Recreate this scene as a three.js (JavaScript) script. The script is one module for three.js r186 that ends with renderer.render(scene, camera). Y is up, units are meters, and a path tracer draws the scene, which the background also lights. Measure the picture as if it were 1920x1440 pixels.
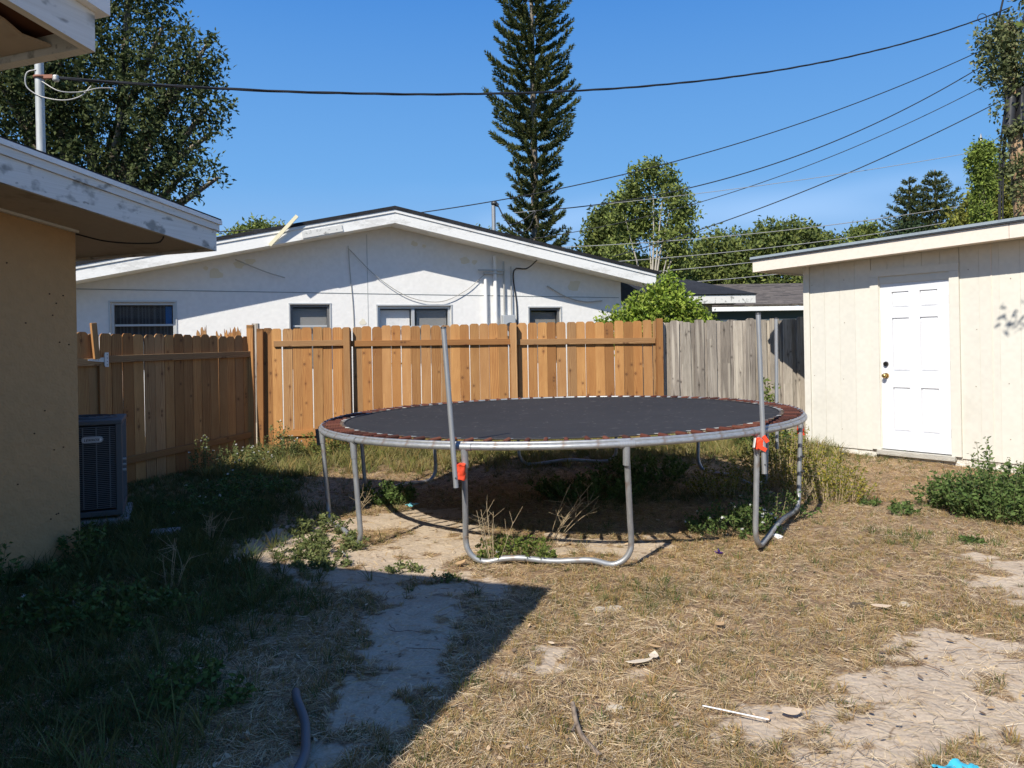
import * as THREE from 'three';
import { mergeGeometries } from 'three/addons/utils/BufferGeometryUtils.js';
import { RoundedBoxGeometry } from 'three/addons/geometries/RoundedBoxGeometry.js';
import { ImprovedNoise } from 'three/addons/math/ImprovedNoise.js';

// ---------------------------------------------------------------- camera, sky, sun, exposure
const scene = new THREE.Scene();
const EYE = 1.6;
const camera = new THREE.PerspectiveCamera(57.83, 1920 / 1580, 0.1, 400);
camera.position.set(0, EYE, 0);
camera.rotation.set(0, 0, -Math.PI / 180 * 1.0);
camera.setViewOffset(1920, 1580, 0, 140, 1920, 1440);   // lens shifted: the horizon sits above the middle
camera.updateProjectionMatrix();
scene.add(camera);

const renderer = new THREE.WebGLRenderer({ antialias: true });
renderer.toneMapping = THREE.LinearToneMapping;
renderer.toneMappingExposure = 1.18;
renderer.shadowMap.enabled = true;

const SUN = new THREE.Vector3(-0.525, 1, 0.965).normalize();      // towards the sun
// small number helpers, used by the sky and by everything below
let seed = 12345;
const rnd = () => { seed = (seed + 0x6d2b79f5) | 0; let t = Math.imul(seed ^ (seed >>> 15), 1 | seed); t = (t + Math.imul(t ^ (t >>> 7), 61 | t)) ^ t; return ((t ^ (t >>> 14)) >>> 0) / 4294967296; };
const reseed = (n) => { seed = n; };
const rr = (a, b) => a + (b - a) * rnd();
const perlin = new ImprovedNoise();
const noise = (x, y, z = 0) => perlin.noise(x + 31.7, y + 57.3, z + 11.1);
const fbm = (x, y, z = 0, n = 4) => { let s = 0, a = 0.5, f = 1; for (let i = 0; i < n; i++) { s += a * noise(x * f, y * f, z + i * 7.3); a *= 0.5; f *= 2.03; } return s; };
const clamp = (x, a = 0, b = 1) => Math.min(b, Math.max(a, x));
const smooth = (a, b, x) => { const t = clamp((x - a) / (b - a)); return t * t * (3 - 2 * t); };
{
  const W = 512, H = 256, d = new Float32Array(W * H * 4);
  const stops = [[0, [0.34, 0.52, 0.78]], [5, [0.32, 0.53, 0.83]], [12, [0.165, 0.41, 0.80]], [25, [0.072, 0.26, 0.68]], [45, [0.042, 0.16, 0.50]], [90, [0.035, 0.11, 0.36]]];
  for (let y = 0; y < H; y++) {
    const el = (y + 0.5) / H * 180 - 90;
    let c = stops[0][1];
    if (el > 0) for (let k = 0; k < stops.length - 1; k++) if (el >= stops[k][0] && el <= stops[k + 1][0]) {
      const t = (el - stops[k][0]) / (stops[k + 1][0] - stops[k][0]);
      c = stops[k][1].map((a, i) => a + (stops[k + 1][1][i] - a) * t);
    }
    for (let x = 0; x < W; x++) {
      const lon = (x + 0.5) / W * 2 * Math.PI - Math.PI, e = el * Math.PI / 180;
      // three.js equirect: u = atan2(z, x) / 2pi + 0.5
      const dx = Math.cos(e) * Math.cos(lon), dz = Math.cos(e) * Math.sin(lon), dy = Math.sin(e);
      const m = Math.max(0, dx * SUN.x + dy * SUN.y + dz * SUN.z);
      const g = 0.05 * Math.pow(m, 6) + 0.25 * Math.pow(m, 40);           // brighter air round the sun
      const o = (y * W + x) * 4, k = 0.90, w = el > 1.5 && el < 13 ? 0.16 * smooth(0.02, 0.4, fbm(lon * 2.2, el * 0.32 - lon * 0.9, 3, 4)) * smooth(1.5, 4, el) * smooth(13, 7, el) : 0;   // w: thin wisps of cloud low in the sky
      d[o] = k * c[0] + g + w; d[o + 1] = k * c[1] + g * 0.95 + w; d[o + 2] = k * c[2] + g * 0.85 + w; d[o + 3] = 1;
    }
  }
  const sky = new THREE.DataTexture(d, W, H, THREE.RGBAFormat, THREE.FloatType);
  sky.mapping = THREE.EquirectangularReflectionMapping; sky.magFilter = THREE.LinearFilter; sky.needsUpdate = true;
  scene.background = sky; scene.environment = sky;
}
const sun = new THREE.DirectionalLight(new THREE.Color(1, 0.94, 0.84), 5);
sun.target.position.set(0, 0, -8);
sun.position.copy(SUN).multiplyScalar(60).add(sun.target.position);
sun.castShadow = true;
Object.assign(sun.shadow.camera, { left: -40, right: 40, top: 40, bottom: -40, near: 1, far: 160 });
sun.shadow.mapSize.set(4096, 4096);
sun.shadow.radius = 1;
scene.add(sun, sun.target);

// ---------------------------------------------------------------- helpers
const V = (x, y, F) => new THREE.Vector3(x, y, -F);              // F: metres away in front of the camera
const lin = (r, g, b) => new THREE.Color().setRGB(r, g, b);

const taken = new Map();
function numbered(name) { const n = taken.get(name) || 0; taken.set(name, n + 1); return n ? name + '_' + String(n).padStart(3, '0') : name; }
function tag(o, label, category, group, kind) {
  o.userData.label = label; o.userData.category = category;
  if (group) o.userData.group = group;
  if (kind) o.userData.kind = kind;
  return o;
}
function thing(name, label, category, p = new THREE.Vector3(), turn = 0, group) {
  const o = new THREE.Group(); o.name = numbered(name); o.position.copy(p); o.rotation.y = turn;
  scene.add(o); return tag(o, label, category, group);
}
function part(name, geo, mat, parent, label) {
  const m = new THREE.Mesh(Array.isArray(geo) ? merge(geo) : geo, mat);
  m.name = name; m.castShadow = m.receiveShadow = true; parent.add(m);
  if (label) m.userData.label = label;
  return m;
}
function single(name, geo, mat, label, category, group) {
  const m = part(numbered(name), geo, mat, scene); return tag(m, label, category, group);
}
function structure(name, geo, mat) { const m = part(numbered(name), geo, mat, scene); m.userData.kind = 'structure'; return m; }
function merge(list) {
  const l = list.map((g) => { const q = g.index ? g.toNonIndexed() : g; for (const k of Object.keys(q.attributes)) if (!['position', 'normal', 'uv', 'color'].includes(k)) q.deleteAttribute(k); return q; });
  const keys = ['position', 'normal', 'uv', 'color'].filter((k) => l.every((g) => g.attributes[k]));
  for (const g of l) for (const k of Object.keys(g.attributes)) if (!keys.includes(k)) g.deleteAttribute(k);
  return mergeGeometries(l);
}
const box = (w, h, d, x = 0, y = 0, z = 0) => metreUV(new THREE.BoxGeometry(w, h, d)).translate(x, y, z);
const rbox = (w, h, d, r, x = 0, y = 0, z = 0) => new RoundedBoxGeometry(w, h, d, 2, r).translate(x, y, z);
function metreUV(g) {                                                  // uv in metres by the way each face points
  const p = g.attributes.position, n = g.attributes.normal, uv = new Float32Array(p.count * 2);
  for (let i = 0; i < p.count; i++) {
    const ax = Math.abs(n.getX(i)), ay = Math.abs(n.getY(i)), az = Math.abs(n.getZ(i));
    const x = p.getX(i), y = p.getY(i), z = p.getZ(i);
    if (ay >= ax && ay >= az) { uv[2 * i] = x; uv[2 * i + 1] = z; } else if (ax >= az) { uv[2 * i] = z; uv[2 * i + 1] = y; } else { uv[2 * i] = x; uv[2 * i + 1] = y; }
  }
  g.setAttribute('uv', new THREE.BufferAttribute(uv, 2));
  return g;
}
// a six-sided block from its four lower and four upper corners, each list going round
function hex(lo, up) {
  const P = [...lo, ...up], f = [[3, 2, 1, 0], [4, 5, 6, 7], [0, 1, 5, 4], [1, 2, 6, 5], [2, 3, 7, 6], [3, 0, 4, 7]], pos = [];
  for (const [a, b, c, d] of f) for (const i of [a, b, c, a, c, d]) pos.push(...P[i]);
  const g = new THREE.BufferGeometry();
  g.setAttribute('position', new THREE.Float32BufferAttribute(pos, 3));
  g.computeVertexNormals();
  return metreUV(g);
}
// a board between a and b (points in the parent's axes), w wide across, h high
function bar(a, b, w, h) {
  const L = a.distanceTo(b), g = box(L, h, w);
  const d = b.clone().sub(a).normalize(), up = Math.abs(d.y) > 0.95 ? new THREE.Vector3(0, 0, 1) : new THREE.Vector3(0, 1, 0);
  const z = d.clone().cross(up).normalize(), y = z.clone().cross(d).normalize();
  g.applyMatrix4(new THREE.Matrix4().makeBasis(d, y, z).setPosition(a.clone().add(b).multiplyScalar(0.5)));
  return g;
}
const tube = (pts, r, seg = 24, rad = 8, closed = false) => new THREE.TubeGeometry(new THREE.CatmullRomCurve3(pts, closed, 'centripetal'), seg, r, rad, closed);
function rod(a, b, r0, r1 = r0, rad = 10) {
  const L = a.distanceTo(b), g = new THREE.CylinderGeometry(r1, r0, L, rad);
  g.applyQuaternion(new THREE.Quaternion().setFromUnitVectors(new THREE.Vector3(0, 1, 0), b.clone().sub(a).normalize()));
  return g.translate((a.x + b.x) / 2, (a.y + b.y) / 2, (a.z + b.z) / 2);
}
// a hanging wire
function wirePts(a, b, sag, n = 28) { const l = []; for (let i = 0; i <= n; i++) { const t = i / n, p = a.clone().lerp(b, t); p.y -= sag * 4 * t * (1 - t); l.push(p); } return l; }

// ---------------------------------------------------------------- textures
function dataTex(w, h, fn, srgb = false, wrap = true) {
  const d = new Uint8Array(w * h * 4), c = [0, 0, 0];
  for (let y = 0; y < h; y++) for (let x = 0; x < w; x++) {
    fn(x / w, y / h, c, x, y);
    const o = (y * w + x) * 4;
    for (let k = 0; k < 3; k++) { let v = clamp(c[k]); if (srgb) v = v <= 0.0031308 ? v * 12.92 : 1.055 * Math.pow(v, 1 / 2.4) - 0.055; d[o + k] = v * 255; }
    d[o + 3] = 255;
  }
  const t = new THREE.DataTexture(d, w, h); t.magFilter = THREE.LinearFilter; t.minFilter = THREE.LinearMipmapLinearFilter; t.generateMipmaps = true;
  if (wrap) t.wrapS = t.wrapT = THREE.RepeatWrapping;
  if (srgb) t.colorSpace = THREE.SRGBColorSpace;
  t.needsUpdate = true; return t;
}
// noise that repeats over [0,1)
const hash2 = (i, j, s) => { let h = (i * 374761393 + j * 668265263 + s * 2246822519) | 0; h = Math.imul(h ^ (h >>> 13), 1274126177); return ((h ^ (h >>> 16)) >>> 0) / 2147483648 - 1; };
function tileNoise(u, v, f, z) {
  const p = Math.max(2, Math.round(f * 0.8)), x = u * p, y = v * p, i = Math.floor(x), j = Math.floor(y), a = x - i, b = y - j, s = Math.round(z * 7 + 3);
  const sx = a * a * (3 - 2 * a), sy = b * b * (3 - 2 * b), h = (m, n) => hash2(((i + m) % p + p) % p, ((j + n) % p + p) % p, s);
  const t0 = h(0, 0) + (h(1, 0) - h(0, 0)) * sx, t1 = h(0, 1) + (h(1, 1) - h(0, 1)) * sx;
  return (t0 + (t1 - t0) * sy) * 0.7;
}
const mix3 = (a, b, t) => [a[0] + (b[0] - a[0]) * t, a[1] + (b[1] - a[1]) * t, a[2] + (b[2] - a[2]) * t];

// sawn board: ring lines that bend round knots
function woodTex(s, light, dark, knotC, grey) {
  reseed(s * 977 + 5);
  const knots = []; const nk = grey ? 1 + Math.floor(rnd() * 3) : 1 + Math.floor(rnd() * 4);
  for (let i = 0; i < nk; i++) knots.push([rr(0.15, 0.85), rr(0.05, 0.97), rr(0.08, 0.17)]);
  const centre = rr(-0.2, 1.2), freq = rr(6, 10);
  return dataTex(128, 768, (u, v, c) => {
    const y = v * 13;                                         // board about 13 widths long
    let w = u + 0.10 * noise(u * 1.2, y * 0.25, s) + 0.03 * noise(u * 3, y * 0.9, s + 4), kd = 0;
    for (const [ku, kv, kr] of knots) {
      const dx = u - ku, dy = (v - kv) * 13 * 0.55, q = dx * dx + dy * dy;
      w += Math.sign(dx || 1) * -0.10 * Math.exp(-q / (kr * 3.2 * kr * 3.2)) * (1 - Math.exp(-Math.abs(dx) * 18));
      const e = Math.sqrt(dx * dx + dy * dy * 2.2) + 0.012 * noise(u * 20, y * 5, s);
      kd = Math.max(kd, smooth(kr, kr * 0.55, e) * (0.75 + 0.25 * Math.sin(e * 160)));
      kd = Math.max(kd, 0.35 * Math.exp(-Math.pow((e - kr * 1.25) / 0.02, 2)));
    }
    const ring = Math.abs(w - centre) * freq + 0.5 * noise(y * 0.12, w * 2, s + 9);
    const f = ring - Math.floor(ring), line = smooth(0.35, 0.95, f) * smooth(1.0, 0.96, f);
    const fib = noise(u * 60, y * 1.6, s + 2) * 0.5 + noise(u * 130, y * 4, s + 3) * 0.35;
    const blotch = 0.5 + 0.9 * fbm(u * 1.5, y * 0.35, s + 20, 3);
    let k = clamp(0.22 + 0.62 * line + 0.36 * fib + 0.4 * (blotch - 0.5));
    let col = mix3(light, dark, k);
    if (grey) {
      const chk = smooth(0.42, 0.6, noise(u * 34, y * 0.7, s + 6)) * 0.6;
      col = mix3(col, [0.05, 0.045, 0.04], chk);
      col = mix3(col, [0.62, 0.56, 0.46], clamp(smooth(0.15, 0.5, noise(u * 2.2, y * 0.12, s + 15)) * 0.55));
    }
    col = mix3(col, knotC, kd * 0.85);
    c[0] = col[0]; c[1] = col[1]; c[2] = col[2];
  }, true);
}
const BROWN = [0, 1, 2, 3, 4, 5].map((i) => woodTex(i + 1, [[0.50, 0.27, 0.095], [0.53, 0.305, 0.125], [0.45, 0.225, 0.072], [0.50, 0.30, 0.135], [0.47, 0.245, 0.08], [0.55, 0.31, 0.115]][i], [[0.26, 0.10, 0.026], [0.29, 0.125, 0.038], [0.235, 0.088, 0.022], [0.27, 0.13, 0.046], [0.25, 0.095, 0.025], [0.30, 0.125, 0.034]][i], [0.085, 0.027, 0.009], false));
const GREY = [0, 1, 2, 3, 4].map((i) => woodTex(i + 21, [[0.50, 0.445, 0.38], [0.44, 0.39, 0.34], [0.56, 0.50, 0.42], [0.40, 0.35, 0.295], [0.52, 0.455, 0.37]][i], [[0.13, 0.11, 0.09], [0.115, 0.097, 0.08], [0.16, 0.135, 0.105], [0.105, 0.086, 0.068], [0.145, 0.118, 0.09]][i], [0.06, 0.048, 0.04], true));
const mBrown = []; for (let i = 0; i < 6; i++) for (const t of [1.03, 0.74, 0.89]) mBrown.push(new THREE.MeshStandardMaterial({ map: BROWN[i], bumpMap: BROWN[i], bumpScale: 0.0012, color: lin(t, t * 0.95, t * 0.89), roughness: 0.82 }));
const mGrey = []; for (let i = 0; i < 5; i++) for (const t of [1.05, 0.78]) mGrey.push(new THREE.MeshStandardMaterial({ map: GREY[i], bumpMap: GREY[i], bumpScale: 0.002, color: lin(t, t, t), roughness: 0.9 }));

// painted plaster: fine bumps, faint patches and stains
const stuccoBump = dataTex(512, 512, (u, v, c) => { const n = 0.5 + 0.5 * tileNoise(u, v, 40, 1) + 0.35 * tileNoise(u, v, 110, 2) + 0.25 * tileNoise(u, v, 12, 5); c[0] = c[1] = c[2] = n; });
function patchTex(s, base, stain, amount, f1 = 3, f2 = 14) {
  return dataTex(512, 512, (u, v, c) => {
    const n = tileNoise(u, v, f1, s) * 0.6 + tileNoise(u, v, f2, s + 3) * 0.35 + tileNoise(u, v, f2 * 4, s + 6) * 0.25;
    const k = smooth(0.08, 0.55, n) * amount, j = 1 + 0.05 * tileNoise(u, v, 60, s + 8);
    for (let i = 0; i < 3; i++) c[i] = (base[i] + (stain[i] - base[i]) * k) * j;
  }, true);
}
const rep = (t, x, y = x) => { const q = t.clone(); q.repeat.set(x, y); q.needsUpdate = true; return q; };
const std = (o) => new THREE.MeshStandardMaterial(o);
const mWhiteWall = std({ map: rep(patchTex(1, [0.77, 0.765, 0.74], [0.66, 0.65, 0.60], 0.28), 0.4), bumpMap: rep(stuccoBump, 0.7), bumpScale: 0.0018, roughness: 0.9 });
const mTanWall = std({ map: rep(patchTex(2, [0.45, 0.275, 0.125], [0.38, 0.23, 0.103], 0.5), 0.5), bumpMap: rep(stuccoBump, 0.9), bumpScale: 0.005, roughness: 0.9 });
const mCream = std({ map: rep(patchTex(3, [0.70, 0.672, 0.585], [0.63, 0.595, 0.505], 0.5), 0.6), roughness: 0.75 });
const mCreamTrim = std({ map: rep(patchTex(4, [0.78, 0.69, 0.585], [0.68, 0.58, 0.47], 0.5), 0.8), roughness: 0.7 });
const mFound = std({ map: rep(patchTex(5, [0.74, 0.71, 0.62], [0.40, 0.36, 0.29], 0.8, 5, 24), 1.1), bumpMap: rep(stuccoBump, 1.5), bumpScale: 0.01, roughness: 0.95 });
// old white boards with grime and bare patches
const fasciaTex = dataTex(1024, 256, (u, v, c) => {
  const a = fbm(u * 26, v * 5, 3, 4), b = fbm(u * 7, v * 2, 9, 3), g = noise(u * 8, v * 60, 5) * 0.5 + noise(u * 20, v * 140, 6) * 0.3;
  let col = mix3([0.72, 0.715, 0.68], [0.60, 0.59, 0.545], clamp(0.5 + g));
  col = mix3(col, [0.16, 0.165, 0.15], smooth(0.12, 0.42, a + 0.55 * b) * 0.75);
  col = mix3(col, [0.07, 0.07, 0.06], smooth(0.28, 0.5, fbm(u * 60, v * 14, 23, 3) + 0.5 * b) * 0.6);
  c[0] = col[0]; c[1] = col[1]; c[2] = col[2];
}, true);
const mFascia = std({ map: rep(fasciaTex, 0.28, 1.9), bumpMap: rep(fasciaTex, 0.28, 1.9), bumpScale: 0.0015, roughness: 0.8 });
const mFasciaClean = std({ map: rep(patchTex(6, [0.80, 0.795, 0.76], [0.50, 0.49, 0.45], 0.55, 4, 26), 0.5, 1.2), roughness: 0.75 });
const mFasciaMould = std({ map: rep(fasciaTex, 0.6, 2.6), roughness: 0.85 });
const mSoffit = std({ map: rep(patchTex(7, [0.44, 0.37, 0.29], [0.27, 0.21, 0.15], 0.7, 3, 16), 0.6), roughness: 0.85 });
const mSoffitWhite = std({ color: lin(0.6, 0.58, 0.52), roughness: 0.85 });
const mBareWood = std({ color: lin(0.20, 0.085, 0.045), roughness: 0.95, map: GREY[1] });
const mShingle = std({ map: rep(dataTex(512, 512, (u, v, c) => {
  const row = Math.floor(v * 14), off = (row * 0.37) % 1, t = ((u * 6 + off) % 1), cell = Math.floor(u * 6 + off);
  const tone = 0.75 + 0.5 * (noise(cell * 3.3 + row * 7.7, row * 1.9, 4)), gap = (v * 14 % 1 < 0.12 || t < 0.03) ? 0.45 : 1, g = 1 + 0.5 * tileNoise(u, v, 160, 3);
  c[0] = 0.022 * tone * gap * g; c[1] = 0.023 * tone * gap * g; c[2] = 0.027 * tone * gap * g;
}, true), 0.5), roughness: 0.95 });
const mShingleBrown = std({ map: rep(dataTex(512, 512, (u, v, c) => {
  const row = Math.floor(v * 14), off = (row * 0.37) % 1, cell = Math.floor(u * 9 + off);
  const tone = 0.8 + 0.7 * (noise(cell * 3.3 + row * 7.7, row * 1.9, 8)), gap = (v * 14 % 1 < 0.12) ? 0.6 : 1, g = 1 + 0.4 * tileNoise(u, v, 160, 6);
  c[0] = 0.15 * tone * gap * g; c[1] = 0.125 * tone * gap * g; c[2] = 0.105 * tone * gap * g;
}, true), 0.4), roughness: 0.95 });
const galvTex = dataTex(256, 256, (u, v, c) => { const n = 0.5 + 0.5 * tileNoise(u, v, 14, 2) + 0.3 * tileNoise(u, v, 50, 4); const k = 0.33 + 0.13 * n; c[0] = k * 0.97; c[1] = k; c[2] = k * 1.01; const r = 0.8 * smooth(0.8, 1.1, 0.5 + 0.8 * tileNoise(u, v, 9, 12)); c[0] = c[0] * (1 - r) + 0.24 * r; c[1] = c[1] * (1 - r) + 0.14 * r; c[2] = c[2] * (1 - r) + 0.08 * r; }, true);
const mGalv = std({ map: rep(galvTex, 6, 1), metalness: 0.55, roughness: 0.5 });
const mGalvRim = std({ map: rep(galvTex, 60, 1), metalness: 0.55, roughness: 0.48 });
const mSteelDark = std({ color: lin(0.09, 0.09, 0.09), metalness: 0.6, roughness: 0.5 });
const mRust = [[0.10, 0.03, 0.019], [0.13, 0.04, 0.025], [0.075, 0.026, 0.018], [0.16, 0.055, 0.033]].map((c) => std({ color: lin(...c), roughness: 0.85, metalness: 0.2 }));
const mWire = std({ color: lin(0.018, 0.018, 0.02), roughness: 0.6 });
const mWirePale = std({ color: lin(0.42, 0.41, 0.38), roughness: 0.5, metalness: 0.4 });
const mGlass = new THREE.MeshPhysicalMaterial({ color: lin(0.95, 0.95, 0.95), transmission: 1, thickness: 0, roughness: 0.02, ior: 1.3 });
const mAlu = std({ color: lin(0.55, 0.56, 0.55), metalness: 0.4, roughness: 0.45 });
const mAluDark = std({ color: lin(0.16, 0.16, 0.16), metalness: 0.4, roughness: 0.5 });
const mDarkRoom = std({ color: lin(0.42, 0.38, 0.32), roughness: 0.95 });

// ---------------------------------------------------------------- ground
const groundY = (x, F) => 0.15 * smooth(8.6, 11.2, F + 0.35 * x) + 0.03 * noise(x * 0.5, F * 0.5, 1) + 0.016 * noise(x * 1.7, F * 1.7, 2) + 0.007 * noise(x * 6, F * 6, 3);
// bare sand, 0 to 1, as worn in the yard: the trodden path by the house, the strip by the trampoline, the lower right corner
const SAND = [
  [[-2.1, 6.1], [-1.2, 5.6], [-0.55, 5.0], [-0.65, 4.4], [-0.6, 3.8], [-0.75, 3.2], [-0.9, 2.4]].map((p, i) => [...p, [0.4, 0.54, 0.4, 0.32, 0.27, 0.22, 0.14][i]]),
  [[-1.95, 6.5], [-1.4, 7.1], [-0.8, 7.2], [-0.5, 6.3], [-0.8, 5.8]].map((p) => [...p, 0.42]),
  [[0.8, 2.6], [1.3, 2.9], [1.9, 3.3], [2.5, 3.5], [3.2, 3.6], [2.0, 4.05], [2.6, 3.95]].map((p, i) => [...p, [0.3, 0.38, 0.5, 0.45, 0.5, 0.16, 0.25][i]]),
  [[3.1, 5.0], [3.6, 5.4], [3.3, 4.6]].map((p) => [...p, 0.28]),
  [[0.1, 3.75], [0.3, 4.0]].map((p) => [...p, 0.2]),
  [[0.2, 6.0], [1.2, 6.1], [0.8, 5.95]].map((p) => [...p, 0.2]),
];
function sandAt(x, F) {
  let s = 0;
  const wx = x + 0.3 * noise(x * 2.2, F * 2.2, 5) + 0.16 * noise(x * 7, F * 7, 6) + 0.05 * noise(x * 21, F * 21, 6), wf = F + 0.35 * noise(x * 2.2, F * 2.2, 8) + 0.16 * noise(x * 7, F * 7, 9) + 0.05 * noise(x * 21, F * 21, 10);
  for (const pts of SAND) for (let i = 0; i < pts.length; i++) {
    const a = pts[i], b = pts[Math.min(i + 1, pts.length - 1)], dx = b[0] - a[0], df = b[1] - a[1], L = dx * dx + df * df;
    const t = L ? clamp(((wx - a[0]) * dx + (wf - a[1]) * df) / L) : 0, r = a[2] + (b[2] - a[2]) * t;
    const d = Math.hypot(wx - a[0] - dx * t, wf - a[1] - df * t);
    s = Math.max(s, smooth(r * 1.15, r * 0.5, d));
  }
  s *= 1 - 0.75 * smooth(0.05, 0.35, fbm(x * 4.5, F * 4.5, 33, 3));
  return clamp(s + 0.35 * smooth(0.2, 0.5, fbm(x * 2.3, F * 2.3, 31, 3)));
}
const sandMask = (x, F) => smooth(0.22, 0.78, sandAt(x, F) + 0.45 * noise(x * 8, F * 8, 51) + 0.42 * noise(x * 23, F * 23, 52));
// how green: under the fence, by the house, here and there
function greenAt(x, F) {
  let g = 0;
  g = Math.max(g, smooth(8.6, 10.8, F + 0.1 * x) * 0.62);
  g = Math.max(g, smooth(-1.0, -2.0, x + 0.18 * F - 0.65) * 0.9);                // the strip along the house
  g = Math.max(g, Math.exp(-(Math.pow((x + 1.9) / 0.6, 2) + Math.pow((F - 5.0) / 0.7, 2))) * 1.0);
  g = Math.max(g, Math.exp(-(Math.pow((x - 1.2) / 0.9, 2) + Math.pow((F - 8.4) / 0.8, 2))) * 0.85);
  g = Math.max(g, 0.5 * smooth(0.1, 0.5, fbm(x * 0.9, F * 0.9, 41, 3)));
  return clamp(g + 0.5 * fbm(x * 2, F * 2, 43, 3)) * (1 - 0.85 * sandAt(x, F));
}
const TX = -6.5, TF = 1.2, TS = 13;                                     // the textured square of the yard
{
  const N = 768, cnv = document.createElement('canvas'); cnv.width = cnv.height = 2048;
  const ctx = cnv.getContext('2d');
  const img = ctx.createImageData(2048, 2048), low = new Float32Array(N * N * 2);
  for (let j = 0; j < N; j++) for (let i = 0; i < N; i++) { const x = TX + (i + 0.5) / N * TS, F = TF + (j + 0.5) / N * TS; low[(j * N + i) * 2] = sandMask(x, F); low[(j * N + i) * 2 + 1] = greenAt(x, F); }
  const toS = (v) => 255 * (v <= 0.0031308 ? v * 12.92 : 1.055 * Math.pow(v, 1 / 2.4) - 0.055);
  for (let j = 0; j < 2048; j++) for (let i = 0; i < 2048; i++) {
    const q = (Math.floor(j * N / 2048) * N + Math.floor(i * N / 2048)) * 2, s = low[q], g = low[q + 1];
    const x = TX + i / 2048 * TS, F = TF + j / 2048 * TS;
    const n = noise(x * 5, F * 5, 61), n2 = noise(x * 40, F * 40, 62), n3 = rnd();
    let soil = mix3([0.29, 0.19, 0.108], [0.165, 0.105, 0.062], clamp(0.5 + n));
    soil = mix3(soil, [0.15, 0.14, 0.055], g * 0.6);
    let sand = mix3([0.53, 0.43, 0.315], [0.45, 0.355, 0.255], clamp(0.5 + 0.8 * n + 0.5 * n2));
    const k = clamp(s * 1.1 + 0.25 * n2 - 0.08);
    let c = mix3(soil, sand, clamp(k)); const gr = 0.86 + 0.28 * n3;
    const o = (j * 2048 + i) * 4;
    img.data[o] = toS(c[0] * gr); img.data[o + 1] = toS(c[1] * gr); img.data[o + 2] = toS(c[2] * gr); img.data[o + 3] = 255;
  }
  ctx.putImageData(img, 0, 0);
  reseed(777);
  ctx.lineCap = 'round';
  const pal = ['#c9a56b', '#b48d54', '#d8bb86', '#8d6b3e', '#6b4f2e', '#e2cb9e', '#a58250', '#4c3823', '#7d8045'];
  for (let k = 0; k < 120000; k++) {
    const x = rnd(), y = rnd(), q = (Math.floor(y * N) * N + Math.floor(x * N)) * 2, s = low[q];
    if (rnd() < s * 0.93) continue;
    const px = x * 2048, py = y * 2048, a = rr(0, Math.PI), L = rr(3, 14), b = rr(-4, 4);
    ctx.strokeStyle = pal[Math.floor(rnd() * (low[q + 1] > 0.5 ? 9 : 8))]; ctx.globalAlpha = rr(0.35, 0.9); ctx.lineWidth = rr(0.5, 1.2);
    ctx.beginPath(); ctx.moveTo(px - Math.cos(a) * L, py - Math.sin(a) * L); ctx.quadraticCurveTo(px + b, py - b, px + Math.cos(a) * L, py + Math.sin(a) * L); ctx.stroke();
  }
  for (let k = 0; k < 9000; k++) {                                      // crumbs of bark and leaf on the sand
    ctx.globalAlpha = rr(0.3, 0.8); ctx.fillStyle = ['#3a2c20', '#5a4630', '#8a744f', '#b9a98d'][Math.floor(rnd() * 4)];
    ctx.beginPath(); ctx.ellipse(rnd() * 2048, rnd() * 2048, rr(0.6, 2.6), rr(0.4, 1.2), rnd() * 3, 0, 7); ctx.fill();
  }
  ctx.globalAlpha = 1;
  const map = new THREE.CanvasTexture(cnv); map.colorSpace = THREE.SRGBColorSpace; map.flipY = false; map.wrapS = map.wrapT = THREE.MirroredRepeatWrapping;
  const bump = rep(dataTex(1024, 1024, (u, v, c) => { c[0] = c[1] = c[2] = 0.5 + 0.3 * tileNoise(u, v, 18, 1) + 0.3 * tileNoise(u, v, 60, 2) + 0.25 * tileNoise(u, v, 170, 3); }), 5, 5);
  const mGround = std({ map, bumpMap: bump, bumpScale: 0.011, roughness: 0.97 });
  const n = 300, pos = [], uv = [], idx = [];
  const G0 = -9, G1 = 9, F0 = -3, F1 = 15;
  for (let j = 0; j <= n; j++) for (let i = 0; i <= n; i++) {
    const x = G0 + (G1 - G0) * i / n, F = F0 + (F1 - F0) * j / n;
    pos.push(x, groundY(x, F) + 0.007 * noise(x * 13, F * 13, 4), -F); uv.push((x - TX) / TS, (F - TF) / TS);
  }
  for (let j = 0; j < n; j++) for (let i = 0; i < n; i++) { const a = j * (n + 1) + i; idx.push(a, a + 1, a + n + 2, a, a + n + 2, a + n + 1); }
  const g = new THREE.BufferGeometry(); g.setAttribute('position', new THREE.Float32BufferAttribute(pos, 3)); g.setAttribute('uv', new THREE.Float32BufferAttribute(uv, 2)); g.setIndex(idx); g.computeVertexNormals();
  structure('yard_ground', g, mGround);
  const far = metreUV(new THREE.PlaneGeometry(400, 400, 1, 1).rotateX(-Math.PI / 2)).translate(0, -0.12, -60);
  structure('ground', far, std({ map: rep(patchTex(12, [0.13, 0.12, 0.055], [0.22, 0.17, 0.09], 0.8), 0.3), roughness: 1 }));
}

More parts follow.
